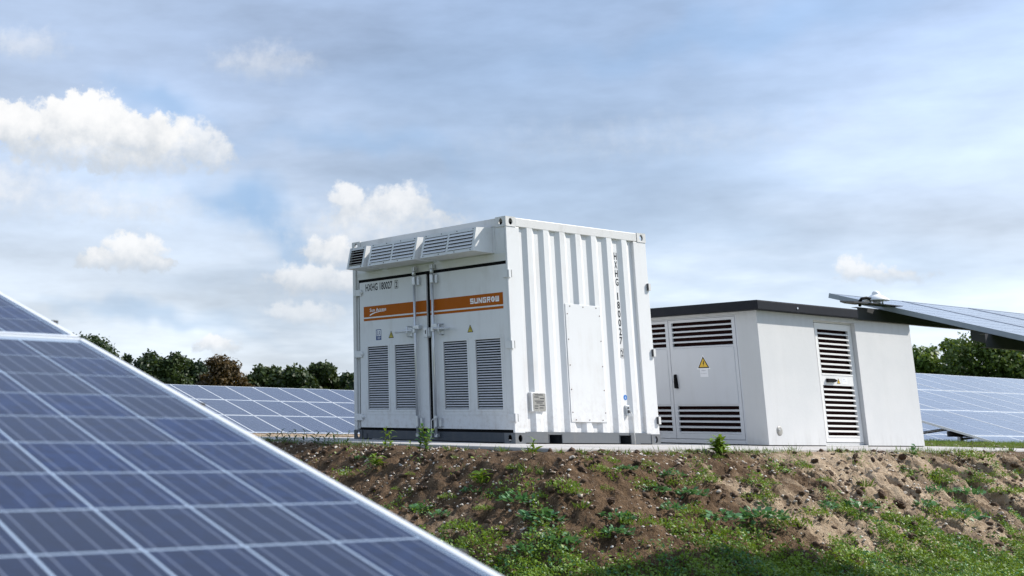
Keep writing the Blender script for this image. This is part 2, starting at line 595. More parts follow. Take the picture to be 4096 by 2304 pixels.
def mat_leaf(name, c0, c1, transl=0.22, rough=0.5, spec=0.35):
    m, g, b = new_mat(name)
    at = g.n.new('ShaderNodeAttribute'); at.attribute_name = 'rnd'
    oi = g.n.new('ShaderNodeObjectInfo')
    f = g.math('ADD', g.math('MULTIPLY', at.outputs['Fac'], 0.8), g.math('MULTIPLY', oi.outputs['Random'], 0.2))
    c = g.mix(f, c0, c1)
    g.l.new(c, b.inputs['Base Color'])
    b.inputs['Roughness'].default_value = rough
    b.inputs['Specular IOR Level'].default_value = spec
    tr = g.n.new('ShaderNodeBsdfTranslucent')
    g.l.new(g.mix(0.5, c, (c1[0] * 1.6, c1[1] * 1.4, c1[2] * 0.7), 'MIX'), tr.inputs[0])
    mx = g.n.new('ShaderNodeMixShader'); mx.inputs[0].default_value = transl
    out = g.n['Material Output']
    g.l.new(b.outputs[0], mx.inputs[1]); g.l.new(tr.outputs[0], mx.inputs[2]); g.l.new(mx.outputs[0], out.inputs[0])
    return m


def mat_bark():
    m, g, b = new_mat('bark')
    tc = g.n.new('ShaderNodeTexCoord'); v = tc.outputs['Object']
    n = g.noise(g.vec('MULTIPLY', v, (6, 6, 1.2)), 1.5, 5, 0.6)
    g.l.new(g.mix(n, (0.035, 0.028, 0.022), (0.10, 0.085, 0.07)), b.inputs['Base Color'])
    b.inputs['Roughness'].default_value = 0.95
    return m


def glassy(b, coat=1.0, cr=0.08):
    b.inputs['Coat Weight'].default_value = coat
    b.inputs['Coat Roughness'].default_value = cr
    b.inputs['Coat IOR'].default_value = 1.26
    b.inputs['Specular IOR Level'].default_value = 0.15


def mat_cell():
    m, g, b = new_mat('solar_cell')
    tc = g.n.new('ShaderNodeTexCoord')
    v = tc.outputs['Object']
    oi = g.n.new('ShaderNodeObjectInfo')
    vv = g.vec('ADD', v, g.vec('SCALE', oi.outputs['Location'], scale=7.3))
    vo = g.n.new('ShaderNodeTexVoronoi'); vo.inputs['Scale'].default_value = 55
    g.l.new(vv, vo.inputs['Vector'])
    sepc = g.n.new('ShaderNodeSeparateColor'); g.l.new(vo.outputs['Color'], sepc.inputs[0])
    c = g.mix(sepc.outputs[0], (0.003, 0.009, 0.042), (0.008, 0.022, 0.085))
    c = g.mix(g.math('MULTIPLY', oi.outputs['Random'], 0.8), c, (0.016, 0.022, 0.045))
    sep = g.n.new('ShaderNodeSeparateXYZ'); g.l.new(v, sep.inputs[0])
    # four busbars running up the slope
    fr = g.math('FRACT', g.math('ADD', g.math('MULTIPLY', sep.outputs[0], 4 / 0.156), 100.0))
    dd = g.math('ABSOLUTE', g.math('SUBTRACT', fr, 0.5))
    bar = g.sstep(dd, 0.040, 0.022)
    c = g.mix(g.math('MULTIPLY', bar, 0.55), c, (0.22, 0.26, 0.36))
    g.l.new(c, b.inputs['Base Color'])
    b.inputs['Roughness'].default_value = 0.35
    glassy(b, 0.30)
    return m


def mat_backsheet():
    m, g, b = new_mat('backsheet')
    b.inputs['Base Color'].default_value = (0.27, 0.345, 0.455, 1)
    b.inputs['Roughness'].default_value = 0.6
    glassy(b, 0.4)
    return m


def mat_module():
    """cells of the farther modules: busbars and a tint that differs from module to module"""
    m, g, b = new_mat('module_cells')
    tc = g.n.new('ShaderNodeTexCoord'); v = tc.outputs['Object']
    oi = g.n.new('ShaderNodeObjectInfo')
    sep = g.n.new('ShaderNodeSeparateXYZ'); g.l.new(v, sep.inputs[0])
    fr = g.math('FRACT', g.math('ADD', g.math('DIVIDE', g.math('ADD', sep.outputs[0], 0.01975), 0.158 / 4), 100.0))
    dd = g.math('ABSOLUTE', g.math('SUBTRACT', fr, 0.5))
    bb = g.math('MULTIPLY', g.sstep(dd, 0.44, 0.464), 0.22)
    n = g.noise(v, 4.0, 2, 0.5)
    c = g.mix(n, (0.010, 0.014, 0.045), (0.018, 0.024, 0.060))
    c = g.mix(g.math('MULTIPLY', oi.outputs['Random'], 0.5), c, (0.022, 0.026, 0.062))
    c = g.mix(bb, c, (0.5, 0.56, 0.68))
    g.l.new(c, b.inputs['Base Color'])
    b.inputs['Roughness'].default_value = 0.4
    glassy(b, 1.0, 0.06)
    b.inputs['Coat IOR'].default_value = 1.6
    return m


M['plaster'] = mat_plaster()
M['concrete'] = mat_concrete()
M['soil'] = mat_soil()
M['field'] = mat_field()
M['bark'] = mat_bark()
M['cell'] = mat_cell()
M['backsheet'] = mat_backsheet()
M['module'] = mat_module()
M['backsheet_far'] = M['backsheet'].copy()
M['backsheet_far'].node_tree.nodes['Principled BSDF'].inputs['Coat Weight'].default_value = 1.0
M['backsheet_far'].node_tree.nodes['Principled BSDF'].inputs['Coat IOR'].default_value = 1.6
M['leaf'] = mat_leaf('weed_leaf', (0.045, 0.115, 0.010), (0.22, 0.335, 0.035))
M['leaf_blue'] = mat_leaf('clover_leaf', (0.032, 0.115, 0.040), (0.13, 0.29, 0.12))
M['grass'] = mat_leaf('grass_blade', (0.055, 0.115, 0.014), (0.19, 0.28, 0.05))
M['maize'] = mat_leaf('maize_leaf', (0.018, 0.055, 0.020), (0.06, 0.13, 0.04))
M['stem'] = mat_leaf('weed_stem', (0.09, 0.12, 0.03), (0.16, 0.17, 0.06), 0.1)
M['tree_a'] = mat_leaf('tree_leaf_green', (0.020, 0.046, 0.010), (0.100, 0.155, 0.028), 0.3)
M['tree_b'] = mat_leaf('tree_leaf_dark', (0.012, 0.026, 0.012), (0.040, 0.070, 0.022), 0.25)
M['tree_e'] = mat_leaf('tree_leaf_deep', (0.012, 0.028, 0.008), (0.055, 0.085, 0.018), 0.2)
M['tree_c'] = mat_leaf('tree_leaf_brown', (0.040, 0.026, 0.010), (0.12, 0.080, 0.024), 0.25)
M['tree_d'] = mat_leaf('tree_leaf_light', (0.030, 0.070, 0.016), (0.140, 0.22, 0.042), 0.3)
M['pebble'] = None
M['clod'] = paint('clod', (0.075, 0.045, 0.027), 0.95, 0.5, (0.14, 0.09, 0.055), 25, 0.4, streak=False)


def mat_pebble():
    m, g, b = new_mat('pebble')
    at = g.n.new('ShaderNodeAttribute'); at.attribute_name = 'rnd'
    c = g.ramp(at.outputs['Fac'], [(0.0, (0.22, 0.16, 0.11)), (0.35, (0.42, 0.34, 0.26)), (0.7, (0.60, 0.53, 0.45)), (1.0, (0.74, 0.70, 0.64))])
    g.l.new(c, b.inputs['Base Color'])
    b.inputs['Roughness'].default_value = 0.7
    return m


M['pebble'] = mat_pebble()

# ------------------------------------------------------------------ terrain
GROUND_Z = -1.0
PA0, PA1, PB0, PB1 = -1.7, 8.0, -2.2, 4.9        # concrete pad in site coordinates


def height(a, b):
    a = np.asarray(a, float); b = np.asarray(b, float)
    wob = 0.10 * fbm(a * 0.7, b * 0.7, 2, 40)
    d = np.hypot(np.maximum(-1.72 - a, 0), np.maximum(-2.22 - b, 0)) + np.maximum(a - 18.0, 0) * 0.5
    dd = np.maximum(d + wob * sst(d, 0, 0.5), 0)
    x = 0.60 * (np.sqrt(dd * dd + 0.16 ** 2) - 0.16)
    k = 6.0; T = 1.03
    s = T - np.log1p(np.exp(k * (T - x))) / k
    s = s - (T - np.log1p(np.exp(k * T)) / k)
    act = sst(d, 0.02, 0.35)
    toe = 1 - 0.55 * sst(x, 0.7, 1.2)
    n = 0.060 * fbm(a * 1.8, b * 1.8, 3, 3) + 0.048 * fbm(a * 6.5, b * 6.5, 3, 11) + 0.045 * (np.abs(fbm(a * 14, b * 14, 2, 19)) - 0.3)
    # furrows running straight down the bank
    fw = a + 0.12 * fbm(a * 0.9, b * 1.6, 3, 23)
    rid = np.abs(fbm(fw * 2.1, b * 0.22 + 3.0, 2, 29))
    fur = -0.15 * (1 - sst(rid, 0.0, 0.22)) * sst(a, 0.6, 1.8) * sst(d, 0.08, 0.3) * (1 - sst(x, 0.55, 0.9))
    crest = 0.020 * fbm(a * 3.0, b * 3.0, 3, 51) * (1 - act) + 0.035 * sst(a, 7.5, 10) + 0.02 * sst(-a, 1.75, 2.0) * 0
    return -0.028 - s + act * toe * n + fur + crest


def dist_pad(a, b):
    return np.hypot(np.maximum(-1.72 - a, 0), np.maximum(-2.22 - b, 0))


def sandness(a, b):
    n = fbm(a * 0.75 + 0.5 * b, b * 0.35, 4, 61)
    return np.clip(0.02 + 0.60 * sst(a, -0.9, 1.6) + 0.55 * n - 0.15 * sst(dist_pad(a, b), 1.5, 2.2), 0, 1)


def cat(*args):
    out = []
    for (lo, hi, n) in args:
        out.append(np.linspace(lo, hi, n, endpoint=False))
    return np.concatenate(out)


def build_ground():
    # field, to the horizon
    mb = MB()
    R = 2500
    n = 24
    xs = np.sign(np.linspace(-1, 1, n)) * np.abs(np.linspace(-1, 1, n)) ** 3 * R
    vs = [(x, y, GROUND_Z) for y in xs for x in xs]
    fs = [(j * n + i, j * n + i + 1, (j + 1) * n + i + 1, (j + 1) * n + i) for j in range(n - 1) for i in range(n - 1)]
    mb.add(vs, fs)
    obj('ground', mb, None, M['field'], kind='structure')
    # earth bank under the pad
    A = cat((-9, -4.6, 70), (-4.6, 6.0, 330), (6.0, 12, 120), (12, 26, 90))
    B = cat((-9, -4.9, 60), (-4.9, -1.9, 120), (-1.9, 3.2, 110), (3.2, 13, 60))
    AA, BB = np.meshgrid(A, B)
    Z = height(AA, BB)
    inside = (AA > PA0 + 0.12) & (AA < PA1 - 0.12) & (BB > PB0 + 0.12) & (BB < PB1 - 0.12)
    Z[inside] = -0.10
    na, nb = len(A), len(B)
    idx = np.arange(na * nb).reshape(nb, na)
    q = np.stack([idx[:-1, :-1], idx[:-1, 1:], idx[1:, 1:], idx[1:, :-1]], -1).reshape(-1, 4)
    m = bpy.data.meshes.new('bank')
    co = np.stack([AA, BB, Z], -1).reshape(-1, 3)
    m.vertices.add(len(co)); m.vertices.foreach_set('co', co.ravel())
    m.loops.add(q.size); m.loops.foreach_set('vertex_index', q.ravel().astype(np.int32))
    m.polygons.add(len(q)); m.polygons.foreach_set('loop_start', np.arange(0, q.size, 4, dtype=np.int32))
    m.polygons.foreach_set('use_smooth', np.ones(len(q), bool))
    m.materials.append(M['soil'])
    m.update(calc_edges=True)
    at = m.attributes.new('sand', 'FLOAT', 'POINT')
    at.data.foreach_set('value', sandness(AA, BB).ravel())
    o = obj('terrain', m, None, kind='structure')
    o.rotation_euler = (0, 0, TH)


build_ground()
pad = obj('pavement', MB().box(PA0, PA1, PB0, PB1, -0.22, 0.0), None, M['concrete'], bevel=0.012, kind='structure')
pad.rotation_euler = (0, 0, TH)


def hit(px, py):
    """where a sight line meets the bank, in site coordinates"""
    v = ray(px, py)
    t = np.linspace(7.5, 26, 1500)
    P = CAM[None] + t[:, None] * v[None]
    a = P @ E1; b = P @ E2
    h = np.maximum(height(a, b), GROUND_Z)
    k = np.nonzero(P[:, 2] < h)[0]
    i = k[0] if len(k) else len(t) - 1
    return float(a[i]), float(b[i]), float(h[i])


# ------------------------------------------------------------------ lettering and signs
def text_mesh(txt, mat, bold=0.0):
    cu = bpy.data.curves.new('lettering', 'FONT')
    cu.body = txt
    cu.offset = bold
    cu.resolution_u = 3
    to = bpy.data.objects.new('lettering', cu)
    m = bpy.data.meshes.new_from_object(to)
    bpy.data.objects.remove(to)
    bpy.data.curves.remove(cu)
    m.materials.clear()
    m.materials.append(mat)
    return m


def put_flat(mesh, o, u, v, w, h):
    """scale a flat xy mesh to w x h and lay it with its lower left corner at o, along u and v"""
    n = len(mesh.vertices)
    co = np.empty(n * 3); mesh.vertices.foreach_get('co', co); co = co.reshape(-1, 3)
    mn = co.min(0); mx = co.max(0)
    s = (co - mn) / np.maximum(mx - mn, 1e-9)
    p = np.array(o)[None] + s[:, :1] * w * np.array(u)[None] + s[:, 1:2] * h * np.array(v)[None]
    mesh.vertices.foreach_set('co', p.ravel())
    mesh.update()
    return mesh


LU, LV = (0, -1, 0), (0, 0, 1)           # as seen on a face looking towards -x
RU, RV = (1, 0, 0), (0, 0, 1)            # as seen on a face looking towards -y


def flat_poly(mb, pts, o, u, v, n, off, mi):
    o = np.array(o, float); u = np.array(u, float); v = np.array(v, float); n = np.array(n, float)
    vs = [o + p[0] * u + p[1] * v + n * off for p in pts]
    mb.add(vs, [tuple(range(len(pts)))], mi)


def warning_sign(parent, o, u, v, n, w, h, ymat):
    """o: middle of the base line"""
    mb = MB()
    s = 1.16
    if True:
        flat_poly(mb, [(-w / 2 * s, -h * 0.09), (w / 2 * s, -h * 0.09), (0, h * 1.12)], o, u, v, n, 0.0010, 2)
    flat_poly(mb, [(-w / 2, 0), (w / 2, 0), (0, h)], o, u, v, n, 0.0018, 1)
    k = 0.74
    c = h / 3
    flat_poly(mb, [(-w / 2 * k, c - c * k), (w / 2 * k, c - c * k), (0, c + (h - c) * k)], o, u, v, n, 0.0026, 0)
    z = h / 100
    bolt = [(2, 62), (-7, 36), (2, 38), (-2, 14), (8, 44), (-1, 42), (6, 60)]
    flat_poly(mb, [(x * z, y * z) for x, y in bolt][:3] , o, u, v, n, 0.0034, 1)
    flat_poly(mb, [(2 * z, 62 * z), (-7 * z, 36 * z), (3 * z, 40 * z), (9 * z, 62 * z)], o, u, v, n, 0.0036, 1)
    flat_poly(mb, [(-1 * z, 43 * z), (-3 * z, 13 * z), (9 * z, 46 * z)], o, u, v, n, 0.0038, 1)
    return obj('warning_sign', mb, parent, [ymat, M['ink'], M['vinyl_white']])


# ------------------------------------------------------------------ container
def casting_mesh():
    """hollow corner casting with an oval aperture in every face"""
    mb = MB()
    L = (0.162, 0.178, 0.118)
    t = 0.014
    n = 20

    def face(ax, s):
        i, j = [k for k in range(3) if k != ax]
        a, b = L[i] / 2, L[j] / 2
        oa, ob = (0.032, 0.040) if 2 in (i, j) else (0.031, 0.062)
        if 2 not in (i, j):
            oa, ob = 0.031, 0.056
        ring = []
        inn = []
        for k in range(n):
            th = 2 * math.pi * (k + 0.5) / n
            c, sn = math.cos(th), math.sin(th)
            m = max(abs(c), abs(sn))
            ring.append((a * c / m, b * sn / m))
            inn.append((oa * c, ob * sn))
        # snap corners
        ring2 = []
        for (x, y) in ring:
            if abs(abs(x) / a - abs(y) / b) < 0.35:
                x = math.copysign(a, x) if abs(x) / a > 0.8 else x
                y = math.copysign(b, y) if abs(y) / b > 0.8 else y
            ring2.append((x, y))

        def P(p, d):
            q = [0, 0, 0]; q[i] = p[0]; q[j] = p[1]; q[ax] = s * (L[ax] / 2 - d); return q
        vs = [P(p, 0) for p in ring2] + [P(p, 0.002) for p in inn] + [P(p, t) for p in inn]
        fs = []
        for k in range(n):
            k2 = (k + 1) % n
            fs.append((k, k2, n + k2, n + k))
            fs.append((n + k, n + k2, 2 * n + k2, 2 * n + k))
        mb.add(vs, fs)
    for ax in range(3):
        for s in (-1, 1):
            face(ax, s)
    return mb


CL, CW, CH = 2.438, 2.991, 2.591     # local x, y, z


def build_container():
    root = thing('shipping_container', 'white ten-foot steel container with louvred double doors and orange stripe', 'container', (0, 0, 0))
    # castings
    cm_top = casting_mesh().mesh('corner_casting', [M['rail']])
    cm_bot = casting_mesh().mesh('corner_casting', [M['base_grey']])
    cm_dark = casting_mesh().mesh('corner_casting', [M['base']])
    for x in (0.081, CL - 0.081):
        for y in (0.089, CW - 0.089):
            o = obj('corner_casting', cm_top, root); o.location = (x, y, CH - 0.059)
            o = obj('corner_casting', cm_bot if (y < 1) else cm_dark, root); o.location = (x, y, 0.059)
    # posts
    z0, z1 = 0.119, CH - 0.119
    obj('corner_post', MB().prism([(0.004, 0.006), (0.215, 0.006), (0.215, 0.016), (0.05, 0.05), (0.05, 0.034), (0.004, 0.034)], 2, z0, z1), root, M['white'], bevel=0.004)
    obj('corner_post', MB().prism([(2.203, 0.006), (CL - 0.004, 0.006), (CL - 0.004, 0.06), (2.203, 0.045)], 2, z0, z1), root, M['white'], bevel=0.004)
    obj('corner_post', MB().box(0.004, 0.06, 2.925, CW - 0.003, z0, z1), root, M['rail'], bevel=0.006)
    obj('corner_post', MB().box(0.030, 0.05, 2.890, 2.922, z0, z1), root, M['rail'], bevel=0.004)
    obj('corner_post', MB().box(CL - 0.1, CL - 0.003, CW - 0.1, CW - 0.003, z0, z1), root, M['white'], bevel=0.006)
    # rails
    obj('top_rail', MB().box(0.165, CL - 0.165, 0.005, 0.06, 2.477, 2.583), root, M['rail'], bevel=0.006)
    obj('top_rail', MB().box(0.005, 0.07, 0.18, CW - 0.18, 2.483, 2.583), root, M['rail'], bevel=0.006)
    obj('top_rail', MB().box(CL - 0.07, CL - 0.005, 0.18, CW - 0.18, 2.483, 2.583), root, M['rail'], bevel=0.006)
    obj('top_rail', MB().box(0.165, CL - 0.165, CW - 0.06, CW - 0.005, 2.483, 2.583), root, M['rail'], bevel=0.006)
    obj('roof_panel', MB().box(0.07, CL - 0.07, 0.06, CW - 0.06, 2.545, 2.572), root, M['white'])
    obj('floor_panel', MB().box(0.3, CL - 0.08, 0.34, CW - 0.08, 0.09, 0.12), root, M['base'])
    obj('rear_wall', MB().box(CL - 0.05, CL - 0.02, 0.06, CW - 0.1, 0.12, 2.483), root, M['white'])
    obj('side_wall', MB().box(0.06, CL - 0.1, CW - 0.05, CW - 0.02, 0.12, 2.483), root, M['white'])
    # bottom beams
    bm = MB()
    for x0, x1, za, zb in ((0.162, 0.536, 0.012, 0.134), (0.746, 1.716, 0.012, 0.134), (1.912, 2.276, 0.012, 0.134), (0.536, 0.746, 0.104, 0.134), (1.716, 1.912, 0.104, 0.134)):
        bm.box(x0, x1, 0.006, 0.05, za, zb)
    obj('bottom_beam', bm, root, M['base_grey'])
    for x0, x1 in ((0.536, 0.746), (1.716, 1.912)):
        pk = MB()
        pk.box(x0 - 0.008, x0, 0.010, 0.6, 0.006, 0.112); pk.box(x1, x1 + 0.008, 0.010, 0.6, 0.006, 0.112)
        pk.box(x0 - 0.008, x1 + 0.008, 0.052, 0.6, 0.112, 0.120); pk.box(x0 - 0.008, x1 + 0.008, 0.6, 0.61, 0.006, 0.112)
        pk.box(x0 - 0.005, x0 + 0.004, 0.0025, 0.010, 0.012, 0.110); pk.box(x1 - 0.004, x1 + 0.005, 0.0025, 0.010, 0.012, 0.110)
        obj('fork_pocket', pk, root, M['base'])
    obj('bottom_beam', MB().box(0.008, 0.06, 0.178, CW - 0.178, 0.010, 0.118), root, M['base'], bevel=0.004)
    obj('bottom_beam', MB().box(CL - 0.06, CL - 0.008, 0.178, CW - 0.178, 0.010, 0.118), root, M['base'], bevel=0.004)
    obj('bottom_beam', MB().box(0.165, CL - 0.165, CW - 0.05, CW - 0.006, 0.010, 0.118), root, M['base'], bevel=0.004)
    obj('base_lug', MB().box(0.000, 0.007, 2.72, 2.79, 0.012, 0.08), root, M['base'])
    # corrugated end wall
    prof = [(0.215, 0.040), (0.282, 0.040)]
    x = 0.282
    for k in range(7):
        o0 = 0.343 + 0.274 * k
        prof += [(o0, 0.006), (o0 + 0.083, 0.006), (o0 + 0.083 + 0.062, 0.040), (o0 + 0.274 - 0.062, 0.040)]
    prof = prof[:-1] + [(2.203, 0.040)]
    cb = MB()
    n = len(prof)
    vs = [(p[0], p[1], 0.134) for p in prof] + [(p[0], p[1], 2.478) for p in prof]
    cb.add(vs, [(i, i + 1, n + i + 1, n + i) for i in range(n - 1)])
    vs = [(p[0], p[1] + 0.003, 0.134) for p in prof] + [(p[0], p[1] + 0.003, 2.478) for p in prof]
    cb.add(vs, [(i + 1, i, n + i, n + i + 1) for i in range(n - 1)])
    cb.box(0.2, 2.2, 0.044, 0.05, 0.134, 0.16)
    obj('corrugated_wall', cb, root, M['white'], bevel=0.006)
    # things on the corrugated wall
    ap = obj('access_panel', MB().box(0.912, 1.518, -0.001, 0.0045, 0.250, 1.618), root, M['white'], bevel=0.0015)
    bolt = MB().lathe([(0.0, -0.005), (0.006, -0.004), (0.007, 0.0)], n=10)
    bolt.v = [(p[0], p[2], p[1]) for p in bolt.v]
    bmsh = bolt.mesh('bolt', [M['rust']])
    for (bx, bz) in [(0.99, 1.592), (1.215, 1.592), (1.44, 1.592), (0.99, 0.275), (1.215, 0.275), (1.44, 0.275)] + \
                    [(s, z) for s in (0.94, 1.492) for z in (1.50, 1.20, 0.90, 0.62, 0.36)]:
        o = obj('bolt', bmsh, ap); o.location = (bx, -0.0012, bz)
    dp = obj('data_plate', MB().box(0.268, 0.500, -0.010, 0.040, 0.358, 0.570), root, M['white'], bevel=0.004)
    pp = MB()
    cut = 0.012
    flat_poly(pp, [(cut, 0), (0.09, 0), (0.1, 0.01), (0.11, 0), (0.2 - cut, 0), (0.2, cut), (0.2, 0.2 - cut), (0.2 - cut, 0.2), (0.11, 0.2), (0.1, 0.19), (0.09, 0.2), (cut, 0.2), (0, 0.2 - cut), (0, cut)],
              (0.292, -0.0103, 0.364), RU, RV, (0, -1, 0), 0.0015, 0)
    for i, (x0, x1, zz) in enumerate([(0.03, 0.16, 0.175), (0.02, 0.09, 0.15), (0.11, 0.18, 0.135), (0.03, 0.17, 0.105), (0.05, 0.15, 0.085), (0.02, 0.08, 0.05), (0.1, 0.18, 0.06), (0.1, 0.16, 0.03), (0.02, 0.07, 0.025)]):
        flat_poly(pp, [(x0, zz), (x1, zz), (x1, zz + 0.010), (x0, zz + 0.010)], (0.292, -0.0103, 0.364), RU, RV, (0, -1, 0), 0.003, 1)
    obj('nameplate', pp, dp, [M['plate'], M['steel_dark']])
    st = MB()
    circ = [(0.032 * math.cos(k * math.pi / 12), 0.032 * math.sin(k * math.pi / 12)) for k in range(24)]
    flat_poly(st, circ, (1.900, 0.0395, 0.548), RU, RV, (0, -1, 0), 0.001, 0)
    for (x0, x1, zz) in ((-0.014, 0.014, -0.004), (-0.009, 0.009, -0.011), (-0.004, 0.004, -0.018)):
        flat_poly(st, [(x0, zz), (x1, zz), (x1, zz + 0.003), (x0, zz + 0.003)], (1.900, 0.0395, 0.548), RU, RV, (0, -1, 0), 0.002, 1)
    flat_poly(st, [(-0.0015, -0.004), (0.0015, -0.004), (0.0015, 0.02), (-0.0015, 0.02)], (1.900, 0.0395, 0.548), RU, RV, (0, -1, 0), 0.0022, 1)
    obj('earth_sticker', st, root, [M['blue_bright'], M['vinyl_white']])
    lug = MB().box(1.872, 1.925, 0.004, 0.0395, 0.335, 0.455)
    eb = obj('earth_bracket', lug, root, M['galv'], bevel=0.004)
    obj('bolt', MB().box(1.885, 1.915, -0.012, 0.0038, 0.365, 0.40), eb, M['steel_dark'], bevel=0.004)
    obj('bolt', MB().box(1.888, 1.906, -0.008, 0.0038, 0.415, 0.435), eb, M['steel_dark'], bevel=0.004)
    obj('earth_wire', MB().tube([(1.92, -0.012, 0.375), (1.935, -0.022, 0.33), (1.945, -0.022, 0.15), (1.952, -0.022, 0.0015)], 0.006, 8), root, M['rope'])
    # vertical number
    zt = 2.311
    for ch in 'HXHG':
        obj('lettering', put_flat(text_mesh(ch, M['ink'], 0.02), (1.868, 0.0385, zt - 0.090), RU, RV, 0.050, 0.090), root); zt -= 0.108
    zt = 1.812
    for ch in '180027':
        w = 0.017 if ch == '1' else 0.046
        obj('lettering', put_flat(text_mesh(ch, M['ink'], 0.02), (1.870 + (0.01 if ch == '1' else 0), 0.0385, zt - 0.090), RU, RV, w, 0.090), root); zt -= 0.108
    obj('lettering', put_flat(text_mesh('2', M['ink'], 0.025), (1.878, 0.0385, 1.035), RU, RV, 0.034, 0.080), root)
    fr = MB()
    for (x0, x1, za, zb) in ((1.866, 1.926, 1.125, 1.129), (1.866, 1.926, 1.017, 1.021), (1.866, 1.870, 1.021, 1.125), (1.922, 1.926, 1.021, 1.125)):
        flat_poly(fr, [(x0, za), (x1, za), (x1, zb), (x0, zb)], (0, 0.0385, 0), RU, RV, (0, -1, 0), 0.0002, 0)
    obj('lettering_box', fr, root, M['ink'])
    # front: header, seal
    obj('header_panel', MB().box(0.018, 0.05, 0.05, 2.90, 2.16, 2.484), root, M['white'])
    obj('header_beam', MB().prism([(0.010, 2.16), (0.026, 2.10), (0.03, 2.072), (0.07, 2.072), (0.07, 2.16)], 1, 0.036, 2.90), root, M['white'])
    obj('door_seal', MB().box(0.034, 0.048, 0.035, 2.888, 0.120, 2.071), root, M['black'])
    obj('door_sill', MB().box(0.012, 0.033, 0.035, 2.888, 0.119, 0.138), root, M['black'])

    slat = MB()
    LEN = 0.424
    slat.prism([(0.036, 0.0165), (0.038, 0.0150), (0.0165, -0.001), (0.0145, -0.001), (0.0145, 0.002)], 1, 0.0, LEN)
    slat_mesh = slat.mesh('slat', [M['slat_white']])
    riv = MB()
    riv.v = []
    r0 = MB().lathe([(0.0, 0.004), (0.004, 0.003), (0.006, 0.0)], n=8)
    rivet_mesh = MB()
    rivet_mesh.v = [(-p[2], p[1], p[0]) for p in r0.v]; rivet_mesh.f = r0.f; rivet_mesh.mi = r0.mi; rivet_mesh.sm = r0.sm
    rivet_mesh = rivet_mesh.mesh('rivet', [M['white']])
    ZL, ZH = 0.378, 1.176

    def door(ya, yb, openings, frame, stripe, hinge_side):
        D = thing_part('door', root)
        xa, xb = 0.012, 0.0335
        ys = sorted(openings)
        b = MB()
        z0d, z1d = 0.152, 2.030
        b.box(xa, xb, ya, yb, z0d, ZL - 0.01); b.box(xa, xb, ya, yb, ZH + 0.01, z1d)
        edges = [ya] + [e for o in ys for e in (o[0] - 0.008, o[1] + 0.008)] + [yb]
        for i in range(0, len(edges), 2):
            b.box(xa, xb, edges[i], edges[i + 1], ZL - 0.01, ZH + 0.01)
        obj('door_leaf', b, D, M['white'])
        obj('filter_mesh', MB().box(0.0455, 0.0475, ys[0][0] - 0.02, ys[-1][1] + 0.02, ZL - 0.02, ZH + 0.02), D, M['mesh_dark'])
        # louvre frame plate
        fy0, fy1 = frame
        p = MB()
        fz0, fz1 = 0.312, 1.224
        pa, pb = 0.0085, 0.0118
        p.box(pa, pb, fy0, fy1, fz0, ZL); p.box(pa, pb, fy0, fy1, ZH, fz1)
        e2 = [fy0] + [e for o in ys for e in o] + [fy1]
        for i in range(0, len(e2), 2):
            p.box(pa, pb, e2[i], e2[i + 1], ZL, ZH)
        obj('louver_frame', p, D, M['white'], bevel=0.001)
        for (o0, o1) in ys:
            q = MB()
            for (y0, y1, za, zb) in ((o0 - 0.030, o1 + 0.030, ZH + 0.001, ZH + 0.026), (o0 - 0.030, o1 + 0.030, ZL - 0.026, ZL - 0.001), (o0 - 0.030, o0 - 0.001, ZL - 0.001, ZH + 0.001), (o1 + 0.001, o1 + 0.030, ZL - 0.001, ZH + 0.001)):
                q.box(0.0045, 0.0083, y0, y1, za, zb)
            obj('louver_border', q, D, M['white'], bevel=0.0012)
            for k in range(27):
                s = obj('slat', slat_mesh, D); s.location = (0, o0, ZL + 0.0075 + k * 0.0295)
        for k in range(5):
            for zz in (fz0 + 0.016, fz1 - 0.012):
                r = obj('rivet', rivet_mesh, D); r.location = (pa, fy0 + 0.04 + k * (fy1 - fy0 - 0.08) / 4, zz)
        ymid = (ys[0][1] + ys[1][0]) / 2
        for zz in (0.45, 0.78, 1.10):
            for yy in (ymid - 0.02, ymid + 0.02, fy0 + 0.012, fy1 - 0.012):
                r = obj('rivet', rivet_mesh, D); r.location = (pa, yy, zz)
        sa, sb = stripe
        sp = MB()
        sp.box(0.0105, 0.0119, sa, sb, 1.565, 1.705); sp.box(0.0105, 0.0119, sa, sb, 1.516, 1.546)
        obj('orange_stripe', sp, D, M['orange'])
        return D

    def thing_part(name, parent):
        o = bpy.data.objects.new(name, None); COL.objects.link(o); o.parent = parent; o.empty_display_size = 0.1
        return o

    DL = door(1.474, 2.850, [(2.258, 2.682), (1.694, 2.118)], (1.650, 2.737), (1.476, 2.760), 1)
    DR = door(0.042, 1.405, [(0.757, 1.181), (0.184, 0.608)], (0.125, 1.222), (0.112, 1.403), -1)
    # writing on the doors
    tx = 0.0098
    lab = put_flat(text_mesh('HXHG 180027', M['ink'], 0.02), (tx + 0.0015, 2.714, 1.906), LU, LV, 0.566, 0.097)
    obj('lettering', lab, DL)
    obj('lettering', put_flat(text_mesh('2', M['ink'], 0.025), (tx + 0.0015, 2.084, 1.912), LU, LV, 0.038, 0.080), DL)
    fr = MB()
    for (y0, y1, za, zb) in ((2.030, 2.098, 2.000, 2.005), (2.030, 2.098, 1.898, 1.903), (2.030, 2.034, 1.903, 2.0), (2.094, 2.098, 1.903, 2.0)):
        fr.box(tx + 0.001, tx + 0.0018, y0, y1, za, zb)
    obj('lettering_box', fr, DL, M['ink'])
    obj('lettering', put_flat(text_mesh('Sun Access', M['vinyl_white'], 0.015), (tx, 2.628, 1.630), LU, LV, 0.346, 0.045), DL)
    sw = MB()
    top = [(0.0, -0.005), (0.06, 0.012), (0.13, 0.022), (0.21, 0.027), (0.32, 0.022)]
